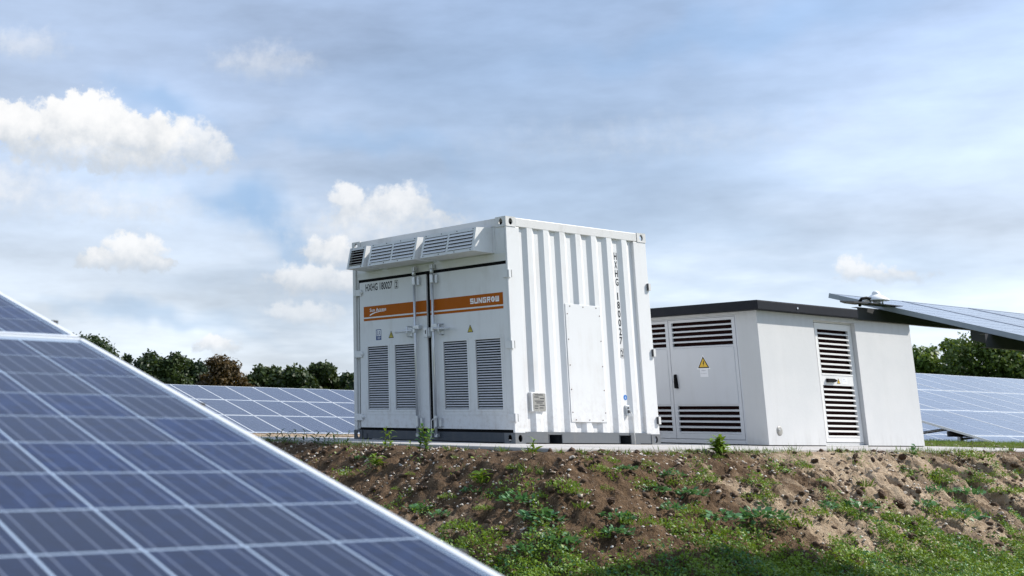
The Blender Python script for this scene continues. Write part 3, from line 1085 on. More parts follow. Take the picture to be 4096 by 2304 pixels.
    botm = [(0.0, -0.026), (0.03, -0.012), (0.12, 0.010), (0.21, 0.020), (0.32, 0.020)]
    for i in range(4):
        flat_poly(sw, [botm[i], botm[i + 1], top[i + 1], top[i]], (tx, 2.628, 1.602), LU, LV, (-1, 0, 0), 0.0003, 0)
    obj('logo_swoosh', sw, DL, M['vinyl_white'])
    # SUNGROW wordmark, block strokes
    lw, lh, gp, t = 0.060, 0.064, 0.0125, 0.0155
    strokes = {
        'S': [(0, 0, lw, t), (0, lh - t, lw, lh), (0, lh / 2 - t / 2, lw, lh / 2 + t / 2), (0, lh / 2, t, lh), (lw - t, 0, lw, lh / 2)],
        'U': [(0, 0, lw, t), (0, 0, t, lh), (lw - t, 0, lw, lh)],
        'N': [(0, 0, t, lh), (lw - t, 0, lw, lh), 'd'],
        'G': [(0, 0, lw, t), (0, lh - t, lw, lh), (0, 0, t, lh), (lw - t, 0, lw, lh / 2), (lw / 2, lh / 2 - t / 2, lw, lh / 2 + t / 2)],
        'R': [(0, 0, t, lh), (0, lh - t, lw, lh), (lw - t, lh / 2, lw, lh), (0, lh / 2 - t / 2, lw, lh / 2 + t / 2), 'r'],
        'O': ['o'],
        'W': [(0, 0, lw, t), (0, 0, t, lh), (lw - t, 0, lw, lh), (lw / 2 - t / 2, 0, lw / 2 + t / 2, lh)],
    }
    lg = MB()
    for i, ch in enumerate('SUNGROW'):
        o = (tx, 0.672 - i * (lw + gp), 1.603)
        for q, s in enumerate(strokes[ch]):
            off = 0.0002 + 0.0002 * q
            if s == 'd':
                flat_poly(lg, [(0, lh), (t * 1.2, lh), (lw, 0), (lw - t * 1.2, 0)], o, LU, LV, (-1, 0, 0), off, 0)
            elif s == 'r':
                flat_poly(lg, [(lw * 0.35, lh / 2), (lw * 0.35 + t, lh / 2), (lw, 0), (lw - t * 1.1, 0)], o, LU, LV, (-1, 0, 0), off, 0)
            elif s == 'o':
                c = [(lw / 2 + lw / 2 * 1.05 * math.cos(k * math.pi / 10), lh / 2 + lh / 2 * 1.05 * math.sin(k * math.pi / 10)) for k in range(20)]
                flat_poly(lg, c, o, LU, LV, (-1, 0, 0), off, 0)
                for pl in ([(lw * 0.62, lh * 0.9), (lw * 0.28, lh * 0.44), (lw * 0.55, lh * 0.5)], [(lw * 0.45, lh * 0.52), (lw * 0.72, lh * 0.56), (lw * 0.36, lh * 0.08)]):
                    flat_poly(lg, pl, o, LU, LV, (-1, 0, 0), 0.0016, 1)
            else:
                x0, z0, x1, z1 = s
                flat_poly(lg, [(x0, z0), (x1, z0), (x1, z1), (x0, z1)], o, LU, LV, (-1, 0, 0), off, 0)
    obj('logo_wordmark', lg, DR, [M['vinyl_white'], M['orange']])
    # signs
    warning_sign(DL, (0.0118, 2.190, 1.270), LU, LV, (-1, 0, 0), 0.108, 0.098, M['yellow_dim'])
    warning_sign(DR, (0.0118, 0.690, 1.268), LU, LV, (-1, 0, 0), 0.104, 0.097, M['yellow_dim'])
    cs = MB()
    o = (0.0118, 2.505, 1.257)
    flat_poly(cs, [(0, 0), (0.110, 0), (0.110, 0.137), (0, 0.137)], o, LU, LV, (-1, 0, 0), 0.001, 0)
    flat_poly(cs, [(0.012, 0.052), (0.022, 0.052), (0.022, 0.127), (0.012, 0.127)], o, LU, LV, (-1, 0, 0), 0.0016, 1)
    flat_poly(cs, [(0.028, 0.052), (0.100, 0.052), (0.100, 0.127), (0.028, 0.127)], o, LU, LV, (-1, 0, 0), 0.0016, 1)
    for k, ln in enumerate((0.06, 0.07, 0.05)):
        flat_poly(cs, [(0.03, 0.036 - k * 0.011), (0.03 + ln, 0.036 - k * 0.011), (0.03 + ln, 0.040 - k * 0.011), (0.03, 0.040 - k * 0.011)], o, LU, LV, (-1, 0, 0), 0.0016, 1)
    sg = obj('approval_sign', cs, DL, [M['blue'], M['vinyl_white']])
    obj('lettering', put_flat(text_mesh('LR', M['blue'], 0.015), (0.0096, 2.472, 1.318), LU, LV, 0.058, 0.056), DL)

    # hinges
    for zc in (1.898, 1.088, 0.280):
        h = MB()
        h.box(-0.006, 0.0115, 2.795, 2.972, zc - 0.042, zc + 0.042)
        h.tube([(0.004, 2.925, zc - 0.046), (0.004, 2.925, zc + 0.046)], 0.013, 10)
        h.tube([(0.0, 2.795, zc), (0.0, 2.772, zc)], [0.03, 0.012], 10)
        obj('hinge', h, DL, M['white'], bevel=0.003)
    for zc in (1.912, 1.098, 0.285):
        h = MB()
        h.box(-0.006, 0.0115, -0.010, 0.090, zc - 0.042, zc + 0.042)
        h.box(-0.006, 0.030, -0.022, 0.004, zc - 0.045, zc + 0.045)
        h.box(0.0302, 0.040, -0.020, 0.002, zc - 0.043, zc + 0.043, 1)
        obj('hinge', h, DR, [M['white'], M['black']])
        h = MB()
        h.box(CL - 0.034, CL + 0.004, -0.022, 0.004, zc - 0.045, zc + 0.045)
        h.box(CL - 0.043, CL - 0.0342, -0.020, 0.002, zc - 0.043, zc + 0.043, 1)
        obj('hinge', h, root, [M['rail'], M['steel_dark']])

    # lock rods with cams, keepers, guides and handles
    def rod(D, y, s):
        R = obj('lock_rod', MB().tube([(-0.034, y, 0.075), (-0.034, y, 2.128)], 0.017, 12), D, M['galv'])
        g = MB()
        g.box(-0.052, -0.012, y - 0.026, y + 0.026, 1.905, 2.010)
        g.tube([(-0.034, y, 2.03), (-0.034, y, 2.075)], 0.026, 10)
        g.box(-0.05, 0.012, y - 0.024, y + 0.024, 2.082, 2.136)
        g.box(-0.052, -0.012, y - 0.022, y + 0.022, 0.165, 0.300)
        g.box(-0.046, 0.006, y - 0.024, y + 0.024, 0.050, 0.092)
        obj('rod_cam', g, D, M['galv'], bevel=0.004)
        for zc in (1.955, 0.225):
            k = MB()
            ky = y - 0.058
            for dy in (-0.022, 0.006):
                k.box(-0.020, 0.0115, ky + dy, ky + dy + 0.016, zc - 0.05, zc + 0.05)
            k.box(-0.026, -0.0205, ky - 0.022, ky + 0.022, zc - 0.052, zc + 0.052)
            obj('keeper', k, D, M['galv'], bevel=0.004)
        k = MB()
        k.box(-0.052, 0.0115, y - 0.085, y - 0.0185, 1.352, 1.400)
        k.box(-0.054, -0.012, y - 0.024, y + 0.024, 1.362, 1.398)
        obj('rod_guide', k, D, M['galv'], bevel=0.004)
        h = MB()
        h.box(-0.062, -0.026, y + s * 0.010 - 0.03, y + s * 0.010 + 0.03, 1.312, 1.358)
        h.tube([(-0.055, y + s * 0.03, 1.336), (-0.055, y + s * 0.16, 1.336), (-0.060, y + s * 0.25, 1.332), (-0.072, y + s * 0.345, 1.326)], [0.020, 0.016, 0.014, 0.013], 10)
        obj('lock_handle', h, D, M['galv'])
        c = MB()
        yc = y + s * 0.128
        pts = [(-0.040 - 0.026 * abs(math.sin(a)) ** 0.5, yc, 1.330 + 0.062 * math.cos(a)) for a in np.linspace(0, math.pi, 11)]
        c.tube([(0.010, yc, 1.392)] + pts + [(0.010, yc, 1.268)], 0.009, 8)
        c.box(-0.062, -0.045, yc - 0.03, yc + 0.03, 1.322, 1.342)
        c.box(0.004, 0.0115, yc - 0.02, yc + 0.02, 1.258, 1.402)
        obj('handle_catch', c, D, M['galv'])
        return R
    rod(DL, 1.655, 1)
    rod(DR, 1.308, -1)
    lb = MB()
    lb.box(-0.052, 0.011, 1.412, 1.478, 1.240, 1.365)
    lb.box(-0.036, 0.011, 1.388, 1.4115, 1.250, 1.358)
    lk = obj('lock_box', lb, DR, M['galv'], bevel=0.006)
    obj('keyhole', MB().box(-0.0535, -0.0522, 1.428, 1.448, 1.285, 1.330), lk, M['steel_dark'])
    obj('cord', MB().tube([(-0.055, 1.255, 0.285), (-0.07, 1.30, 0.27), (-0.075, 1.345, 0.245), (-0.07, 1.352, 0.15), (-0.075, 1.355, 0.05), (-0.09, 1.385, 0.012), (-0.10, 1.42, 0.008)], 0.0065, 8), DR, M['rope'])

    # ventilation hoods under the top rail
    def hood(ya, yb, cols, rear=False):
        H = thing_part('ventilation_hood', root)
        xt, xb_ = -0.245, -0.312
        zt, zb = 2.462, 2.178
        zw_t, zw_b = 2.481, 2.172
        sh = MB()
        th = 0.003
        for y0, y1 in ((ya, ya + th), (yb - th, yb)):
            sh.prism([(xt, zt), (xb_, zb), (0.0175, zw_b), (0.0175, zw_t)], 1, y0, y1)
        sh.prism([(xt, zt), (0.0175, zw_t), (0.0175, zw_t - th), (xt, zt - th)], 1, ya + th, yb - th)
        sh.prism([(xb_, zb), (xb_, zb + th), (0.0175, zw_b + th), (0.0175, zw_b)], 1, ya + th, yb - th)
        sh.box(0.010, 0.0174, ya - 0.03, ya, zw_b, zw_t - 0.002)
        sh.box(0.010, 0.0174, yb, yb + 0.03, zw_b, zw_t - 0.002)
        obj('hood_shell', sh, H, M['white'])
        ax = np.array([xt - xb_, 0, zt - zb]); Lf = np.linalg.norm(ax); ax = ax / Lf
        nn = np.array([-ax[2], 0, ax[0]])

        def fp(y, s, o=0.0):
            return np.array([xb_, y, zb]) + ax * s + nn * o
        # frame plate in the inclined front
        fr = MB()

        def bar(y0, y1, s0, s1, mb, o0=0.0, o1=0.0025):
            vs = [fp(y0, s0, o0), fp(y1, s0, o0), fp(y1, s1, o0), fp(y0, s1, o0), fp(y0, s0, o1), fp(y1, s0, o1), fp(y1, s1, o1), fp(y0, s1, o1)]
            mb.add(vs, [(0, 3, 2, 1), (4, 5, 6, 7), (0, 1, 5, 4), (1, 2, 6, 5), (2, 3, 7, 6), (3, 0, 4, 7)])
        m_ = 0.038
        bar(ya, yb, 0.0, m_, fr); bar(ya, yb, Lf - m_, Lf, fr)
        cw = (yb - ya - m_ * (cols + 1)) / cols
        for c in range(cols + 1):
            y0 = ya + c * (cw + m_)
            bar(y0, y0 + m_, m_, Lf - m_, fr)
        obj('louver_frame', fr, H, M['white'])
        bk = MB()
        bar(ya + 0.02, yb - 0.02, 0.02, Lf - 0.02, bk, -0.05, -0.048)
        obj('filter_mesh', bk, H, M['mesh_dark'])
        ns = 5 if cols == 2 else 6
        for c in range(cols):
            y0 = ya + m_ + c * (cw + m_)
            for k in range(ns):
                s0 = m_ + (k + 0.05) * (Lf - 2 * m_) / ns
                dS = (Lf - 2 * m_) / ns
                b = MB()
                if cols == 2:
                    q = [fp(0, s0, 0.012), fp(0, s0 + 0.003, 0.013), fp(0, s0 + dS * 0.97, -0.010), fp(0, s0 + dS * 0.92, -0.012)]
                else:
                    q = [fp(0, s0, 0.020), fp(0, s0 + 0.004, 0.022), fp(0, s0 + dS * 0.42, -0.014), fp(0, s0 + dS * 0.36, -0.016)]
                b.prism([(p[0], p[2]) for p in q], 1, y0 + 0.001, y0 + cw - 0.001)
                obj('slat', b, H, M['slat_white'])
        for k in range(4 if cols == 2 else 2):
            for s in (0.016, Lf - 0.014):
                n_ = 3 if cols == 2 else 1
                p = fp(ya + 0.05 + k * (yb - ya - 0.1) / n_, s, 0.0045)
                r = obj('bolt', bolt_small, H); r.location = p
        return H
    bsm = MB().blob((0, 0, 0), 0.007, 1, 1, rough=0.0)
    bolt_small = bsm.mesh('bolt', [M['steel_dark']])
    hood(0.240, 1.192, 2)
    hood(1.310, 2.252, 2)
    hood(2.350, 2.705, 1)
    rh = MB()
    rh.prism([(CL - 0.018, 2.470), (CL + 0.06, 2.468), (CL + 0.155, 2.170), (CL - 0.018, 2.172)], 1, 0.16, 2.75)
    obj('ventilation_hood', rh, root, M['rail'], bevel=0.004)
    # rust runs under the louvre frames
    return root


build_container()


# ------------------------------------------------------------------ transformer kiosk
def build_kiosk():
    root = thing('transformer_kiosk', 'low grey rendered transformer kiosk with dark flat roof and louvred doors', 'kiosk', tuple(W(3.7525, -0.5691, 0)))
    TL, TD, H = 3.41, 2.6, 1.665
    t = 0.12
    zb = 0.012
    w = MB()
    w.box(0, 1.175, 0, t, zb, H); w.box(2.10, TL, 0, t, zb, H); w.box(1.175, 2.10, 0, t, 1.606, H)
    w.box(0, t, t, 0.305, zb, H); w.box(0, t, 2.47, TD, zb, H); w.box(0, t, 0.305, 2.47, 1.628, H)
    w.box(TL - t, TL, t, TD, zb, H); w.box(t, TL - t, TD - t, TD, zb, H)
    obj('wall', w, root, M['plaster'])
    obj('plinth', MB().box(0.012, TL - 0.012, 0.012, TD - 0.012, 0.001, zb + 0.002), root, M['black'])
    ov = 0.10
    rf = MB()
    rf.box(-ov, TL + ov, -ov, TD + ov, 1.668, 1.778)
    obj('roof', rf, root, M['roof'], bevel=0.006)
    rc = obj('roof_cover', MB().box(-ov + 0.02, TL + ov - 0.02, -ov + 0.02, TD + ov - 0.02, 1.7782, 1.786), root, M['roof'])
    for x in (0.72, 2.84):
        o = obj('roof_bolt', MB().tube([(x, -ov - 0.008, 1.722), (x, -ov + 0.002, 1.722)], 0.013, 10), root, M['galv'])

    def louver(D, axis, c0, c1, z0, z1, n, depth, mat, open_=0.55):
        """slats fixed in an opening; axis 0: door in plane x, axis 1: door in plane y"""
        p = (z1 - z0) / n
        prof = [(depth + 0.030, p * 0.42), (depth + 0.032, p * 0.38), (depth + 0.003, 0.002), (depth + 0.000, 0.002), (depth + 0.000, p * 0.30), (depth + 0.004, p * 0.33)]
        b = MB()
        b.prism(prof, 1 if axis == 0 else 0, 0.0, c1 - c0)
        me = b.mesh('slat', [mat])
        for k in range(n):
            s = obj('slat', me, D)
            s.location = (0, c0, z0 + k * p) if axis == 0 else (c0, 0, z0 + k * p)
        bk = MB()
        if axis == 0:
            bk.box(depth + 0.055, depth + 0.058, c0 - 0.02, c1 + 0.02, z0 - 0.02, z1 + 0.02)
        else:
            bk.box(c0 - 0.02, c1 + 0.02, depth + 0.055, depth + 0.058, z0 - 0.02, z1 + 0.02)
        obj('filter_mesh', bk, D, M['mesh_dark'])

    def part(name):
        o = bpy.data.objects.new(name, None); COL.objects.link(o); o.parent = root; return o

    # double door on the side facing the container
    fr = MB()
    fr.box(0.004, 0.07, 0.307, 0.334, 0.012, 1.626); fr.box(0.004, 0.07, 2.440, 2.468, 0.012, 1.626)
    fr.box(0.004, 0.07, 0.334, 2.44, 1.612, 1.626); fr.box(0.0, 0.07, 0.334, 2.44, 0.012, 0.062)
    obj('door_frame', fr, root, M['trafo_door'], bevel=0.002)

    def leaf(y0, y1, handle):
        D = part('door')
        b = MB()
        z0, z1 = 0.068, 1.608
        l0, l1 = y0 + 0.050, y1 - 0.050
        xa, xb = 0.002, 0.030
        b.box(xa, xb, y0, l0, z0, z1); b.box(xa, xb, l1, y1, z0, z1)
        for za, zc in ((z0, 0.132), (0.482, 1.232), (1.572, z1)):
            b.box(xa, xb, l0, l1, za, zc)
        obj('door_leaf', b, D, M['trafo_door'])
        # pressed middle sheet
        obj('door_sheet', MB().box(-0.004, 0.0018, l0 - 0.006, l1 + 0.006, 0.500, 1.222), D, M['trafo_door'], bevel=0.003)
        louver(D, 0, l0, l1, 1.232, 1.572, 5, 0.004, M['trafo_door'])
        louver(D, 0, l0, l1, 0.132, 0.482, 5, 0.004, M['trafo_door'])
        return D
    D1 = leaf(0.338, 1.396, True)
    leaf(1.404, 2.436, False)
    hd = MB()
    hd.prism([(1.298, 0.712), (1.345, 0.712), (1.348, 0.80), (1.340, 0.892), (1.312, 0.895), (1.304, 0.80)], 0, -0.040, -0.0045)
    obj('handle', hd, D1, M['black'], bevel=0.005)
    warning_sign(D1, (-0.0042, 0.870, 0.966), LU, LV, (-1, 0, 0), 0.180, 0.152, M['yellow'])
    pp = MB()
    o = (-0.0042, 0.934, 0.852)
    flat_poly(pp, [(0, 0), (0.126, 0), (0.126, 0.1), (0, 0.1)], o, LU, LV, (-1, 0, 0), 0.001, 0)
    obj('notice', pp, D1, [M['paper']])
    obj('lettering', put_flat(text_mesh('Telefoon 3', M['grey_ink'], 0.0), (-0.0060, 0.915, 0.928), LU, LV, 0.075, 0.014), D1)
    obj('lettering', put_flat(text_mesh('24-7 bereikbaar', M['grey_ink'], 0.0), (-0.0060, 0.922, 0.894), LU, LV, 0.096, 0.011), D1)

    # recessed service door on the sunny side
    dp = 0.062
    fr = MB()
    fr.box(1.175, 1.262, dp, dp + 0.05, 0.002, 1.606); fr.box(2.088, 2.10, dp, dp + 0.05, 0.002, 1.606)
    fr.box(1.262, 2.088, dp, dp + 0.05, 1.584, 1.606); fr.box(1.175, 2.10, 0.004, dp - 0.001, 0.002, 0.012); fr.box(1.262, 2.088, dp, dp + 0.05, 0.002, 0.044)
    obj('door_frame', fr, root, M['trafo_door_white'], bevel=0.003)
    D = part('door')
    b = MB()
    x0, x1, z0, z1 = 1.270, 2.082, 0.050, 1.578
    l0, l1 = 1.326, 2.008
    ya, yb = dp - 0.006, dp + 0.024
    b.box(x0, l0, ya, yb, z0, z1); b.box(l1, x1, ya, yb, z0, z1)
    for za, zc in ((z0, 0.108), (0.772, 0.900), (1.498, z1)):
        b.box(l0, l1, ya, yb, za, zc)
    obj('door_leaf', b, D, M['trafo_door_white'])
    louver(D, 1, l0, l1, 0.900, 1.498, 9, dp - 0.010, M['trafo_door_white'])
    louver(D, 1, l0, l1, 0.108, 0.772, 10, dp - 0.010, M['trafo_door_white'])
    hd = MB()
    hd.prism([(1.400, 0.812), (1.555, 0.812), (1.600, 0.828), (1.600, 0.842), (1.555, 0.858), (1.400, 0.858)], 1, dp - 0.040, dp - 0.0065)
    obj('handle', hd, D, M['black'], bevel=0.004)
    warning_sign(D, (1.672, dp - 0.0064, 0.797), RU, RV, (0, -1, 0), 0.076, 0.072, M['yellow'])
    pp = MB()
    flat_poly(pp, [(0, 0), (0.112, 0), (0.112, 0.075), (0, 0.075)], (1.755, dp - 0.0064, 0.797), RU, RV, (0, -1, 0), 0.001, 0)
    obj('notice', pp, D, [M['paper']])
    obj('lettering', put_flat(text_mesh('Telefoon 3', M['grey_ink'], 0.0), (1.770, dp - 0.0082, 0.855), RU, RV, 0.060, 0.010), D)
    obj('lettering', put_flat(text_mesh('24-7 bereikbaar', M['grey_ink'], 0.0), (1.766, dp - 0.0082, 0.832), RU, RV, 0.085, 0.008), D)
    # round cover low on the wall
    c = MB().lathe([(0.0, 0.010), (0.03, 0.0105), (0.05, 0.008), (0.060, 0.001), (0.060, -0.004)], n=28)
    c.v = [(p[0] + 0.232, -p[2], p[1] + 0.183) for p in c.v]
    rcv = obj('round_cover', c, root, M['plate'])
    obj('cover_bolt', MB().box(0.205, 0.222, -0.022, -0.0095, 0.185, 0.20), rcv, M['galv'], bevel=0.003)
    return root


build_kiosk()

# ------------------------------------------------------------------ solar tables
TILT = 0.2729
MW, ML, FT = 0.990, 1.65, 0.038          # module width, length, frame height
PW, PL = 1.004, 1.668                    # pitch across and up the slope


def module_meshes():
    fr = MB()
    fw = 0.016
    fr.box(0, MW, 0, fw, -FT, 0); fr.box(0, MW, ML - fw, ML, -FT, 0)
    fr.box(0, fw, fw, ML - fw, -FT, 0); fr.box(MW - fw, MW, fw, ML - fw, -FT, 0)
    lam = MB().box(fw, MW - fw, fw, ML - fw, -0.009, -0.0035)
    # laminate mesh moved so that object space starts at the first cell corner
    lam.v = [(x - 0.021, y - 0.035, z) for x, y, z in lam.v]
    return fr, lam


_fr, _lam = module_meshes()
FRAME_MESH = _fr.mesh('frame', [M['alu']])
_fr2, _ = module_meshes()
FRAME_MESH_DARK = _fr2.mesh('frame', [M['alu_dark']])
_cm = MB()
for _i in range(6):
    for _j in range(10):
        _x, _y = 0.158 * (_i + 0.5), 0.158 * (_j + 0.5)
        _cm.box(_x - 0.0756, _x + 0.0756, _y - 0.0756, _y + 0.0756, -0.0034, -0.0026)
CELLS_MESH = _cm.mesh('cells', [M['module']])
_l2, _l3 = module_meshes()
BACK_MESH = _l3.mesh('backsheet', [M['backsheet']])
BACK_MESH_FAR = _lam.mesh('backsheet', [M['backsheet_far']])
CELL_MESH = MB().box(-0.0758, 0.0758, -0.0758, 0.0758, -0.0006, 0.0).mesh('cell', [M['cell']])


def solar_table(label, a0, b_bot, z_bot, ncol, nrow=4, to_left=False, cells=None, frame=None, postmat=None, purlin_ext=0.10, posts=(0.22, 0.70), trace=(0.70, 0.46), first=0.7, group='rows of solar tables'):
    """a0: site coordinate of the left end (or right end if to_left) of the table; lower edge at b_bot, z_bot"""
    left = a0 - ncol * PW if to_left else a0
    root = thing('solar_table', label, 'solar panels', tuple(W(left, b_bot, z_bot)), TH, group)
    rot = (TILT, 0, 0)
    ct, st = math.cos(TILT), math.sin(TILT)
    frm = frame or FRAME_MESH
    for c in range(ncol):
        for r in range(nrow):
            p = bpy.data.objects.new('solar_panel', None); COL.objects.link(p); p.parent = root
            jit = (rng.random() - 0.5) * 0.006
            y = r * PL
            p.location = (c * PW, y * ct, y * st + jit)
            p.rotation_euler = rot
            f = obj('frame', frm, p)
            if cells and (c, r) in cells:
                k = obj('backsheet', BACK_MESH, p); k.location = (0.021, 0.035, 0.0)
                for i in range(6):
                    for j in range(10):
                        q = obj('cell', CELL_MESH, p); q.location = (0.021 + 0.158 * (i + 0.5), 0.035 + 0.158 * (j + 0.5), -0.0029)
            else:
                k = obj('backsheet', BACK_MESH_FAR, p); k.location = (0.021, 0.035, 0)
                k = obj('cells', CELLS_MESH, p, kind='stuff'); k.location = (0.021, 0.035, 0)
    # purlins along the table, two under each module row
    Lx = ncol * PW
    for r in range(nrow):
        for fr_ in (0.24, 0.75):
            s = (r + fr_) * PL
            y, z = s * ct, s * st - FT - 0.004
            pu = MB()
            e0 = purlin_ext if (r == nrow - 1 and fr_ > 0.5) else 0.08
            pu.box(-e0, Lx + 0.1, y - 0.0015, y + 0.0015, z - 0.095, z)
            pu.box(-e0, Lx + 0.1, y + 0.0015, y + 0.045, z - 0.003, z)
            pu.box(-e0, Lx + 0.1, y + 0.0015, y + 0.045, z - 0.095, z - 0.092)
            obj('purlin', pu, root, postmat or M['steel_dark'])
    nb = max(2, int(round(Lx / 3.0)) + 1)
    for k in range(nb):
        x = first + k * (Lx - first - 0.7) / (nb - 1)
        sl_ = nrow * PL
        rb = MB()
        s0, s1 = 0.25, sl_ - 0.25
        off = -FT - 0.105
        pts = [(s0 * ct, s0 * st + off), (s1 * ct, s1 * st + off), (s1 * ct, s1 * st + off - 0.1), (s0 * ct, s0 * st + off - 0.1)]
        rb.prism(pts, 0, x - 0.03, x + 0.03)
        obj('rafter', rb, root, postmat or M['galv'])
        for frac in posts:
            s = frac * sl_
            ab = W(left + x, b_bot + s * ct)
            aa, bb = loc(ab)[0], loc(ab)[1]
            gz = max(float(height(aa, bb)), GROUND_Z) - 0.25 - z_bot
            pm = MB().box(x - 0.05, x + 0.05, s * ct - 0.03, s * ct + 0.03, gz, s * st + off - 0.09)
            obj('post', pm, root, postmat or M['galv'])
        s = trace[0] * sl_
        s2 = trace[1] * sl_
        br = MB().tube([(x + 0.06, s * ct, s * st + off - 0.75), (x + 0.06, s2 * ct, s2 * st + off - 0.08)], 0.028, 6)
        obj('brace', br, root, postmat or M['galv'])
    return root


ct_, st_ = math.cos(TILT), math.sin(TILT)
# near left table: its right-hand end crosses the lower left of the view
n41 = np.array([-9.487, -9.362, 0.022])               # a cell corner: one cell in from the right edge
fg_a1 = n41[0] + 0.158 + 0.021 + (PW - MW)
down = 2 * 0.158 + 0.035
fg_b = n41[1] - down * ct_
fg_z = n41[2] - down * st_ + 0.002
solar_table('nearest solar table, blurred blue cells filling the lower left corner', fg_a1, fg_b, fg_z, 4, 3, True, cells={(3, 0), (3, 1), (2, 0), (2, 1)})
# near right table: only its upper left corner reaches into view, over the kiosk roof
tip = np.array([-1.240, -4.838, 1.242])
slen = 4 * PL - (PL - ML)
slen2 = 2 * PL - (PL - ML)
TR = solar_table('solar table jutting in above the kiosk roof, seen edge-on from the right', tip[0], tip[1] - slen2 * ct_, tip[2] - slen2 * st_, 3, 2, first=1.6, posts=(0.40,), trace=(0.40, 0.10), frame=FRAME_MESH_DARK, postmat=M['steel_dark'], purlin_ext=0.26)
# row behind the kiosk on the right
solar_table('pale solar table sloping behind the right end of the kiosk', 11.69, 6.02 - slen * ct_, 1.5 - slen * st_, 16, 4, first=2.2)
solar_table('far solar table glimpsed beneath the pale one right of the kiosk', 14.0, 15.2 - slen * ct_, 1.5 - slen * st_, 18, 4, first=2.2)
# row behind on the left
solar_table('long blue solar table behind the left side of the container', 3.03, 24.08 - slen * ct_, 1.293 - slen * st_, 22, 4)


def build_pyranometer(size=0.8):
    ba = W(-1.382, -5.289, 0)
    z = 1.112
    root = thing('pyranometer', 'white domed solar sensor on a bracket at the table corner over the kiosk', 'sensor', (ba[0], ba[1], z))
    b = MB()
    b.prism([(-0.22, -0.10), (0.30, -0.10), (0.30, 0.03), (-0.16, 0.06)], 2, -0.006, 0.0)
    obj('bracket', b, root, M['steel_dark'])
    lg = MB()
    for k in range(3):
        a = k * 2.094 + 0.4
        lg.tube([(0.06 * math.cos(a), 0.06 * math.sin(a) - 0.03, 0.0), (0.06 * math.cos(a), 0.06 * math.sin(a) - 0.03, 0.035)], 0.008, 8)
    lg.tube([(0, -0.03, 0.0), (0, -0.03, 0.035)], 0.035, 12)
    obj('levelling_foot', lg, root, M['galv'])
    sh = MB().lathe([(0.0, 0.036), (0.112, 0.034), (0.113, 0.042), (0.060, 0.078), (0.040, 0.090), (0.0, 0.092)], (0, -0.03, 0), 32)
    obj('sun_shield', sh, root, M['plastic_white'])
    dm = MB().lathe([(0.040, 0.088)] + [(0.036 * math.cos(t), 0.098 + 0.030 * math.sin(t)) for t in np.linspace(0, math.pi / 2, 8)], (0, -0.03, 0), 24)
    obj('dome', dm, root, M['plastic_white'])
    cb = MB().tube([(-0.09, -0.03, 0.045), (-0.15, -0.02, 0.052), (-0.21, -0.01, 0.040), (-0.235, 0.0, 0.010), (-0.20, 0.02, -0.02)], 0.014, 10)
    obj('cable', cb, root, M['black'])
    rcx = MB()
    rcx.prism([(-0.56, -0.012), (-0.42, -0.062), (-0.22, -0.075), (-0.22, 0.055), (-0.40, 0.045)], 2, -0.010, 0.004)
    obj('reference_cell', rcx, root, M['steel_dark'])
    root.scale = (size, size, size)


build_pyranometer()

# ------------------------------------------------------------------ foliage helpers
def quads_mesh(name, co, rnd, mats, mi=None, nper=4):
    """co: (n, nper, 3) polygons, rnd: (n,) value carried as attribute"""
    n = len(co)
    m = bpy.data.meshes.new(name)
    m.vertices.add(n * nper); m.vertices.foreach_set('co', np.ascontiguousarray(co, dtype=np.float32).ravel())
    m.loops.add(n * nper); m.loops.foreach_set('vertex_index', np.arange(n * nper, dtype=np.int32))
    m.polygons.add(n); m.polygons.foreach_set('loop_start', np.arange(0, n * nper, nper, dtype=np.int32))
    for mt in mats:
        m.materials.append(mt)
    if mi is not None:
        m.polygons.foreach_set('material_index', np.asarray(mi, dtype=np.int32))
    m.update(calc_edges=True)
    at = m.attributes.new('rnd', 'FLOAT', 'POINT')
    at.data.foreach_set('value', np.repeat(np.asarray(rnd, dtype=np.float32), nper))
    return m


def leaf_quads(c, dirs, nrm, L, Wd):
    """rhombic leaves: base at c, pointing along dirs"""
    side = np.cross(dirs, nrm)
    side /= np.linalg.norm(side, axis=1, keepdims=True) + 1e-9
    L = np.asarray(L)[:, None]; Wd = np.asarray(Wd)[:, None]
    mid = c + dirs * L * 0.5
    return np.stack([c, mid + side * Wd * 0.5, c + dirs * L, mid - side * Wd * 0.5], 1)


def rand_unit(n, g=rng):
    v = g.normal(size=(n, 3))
    return v / np.linalg.norm(v, axis=1, keepdims=True)


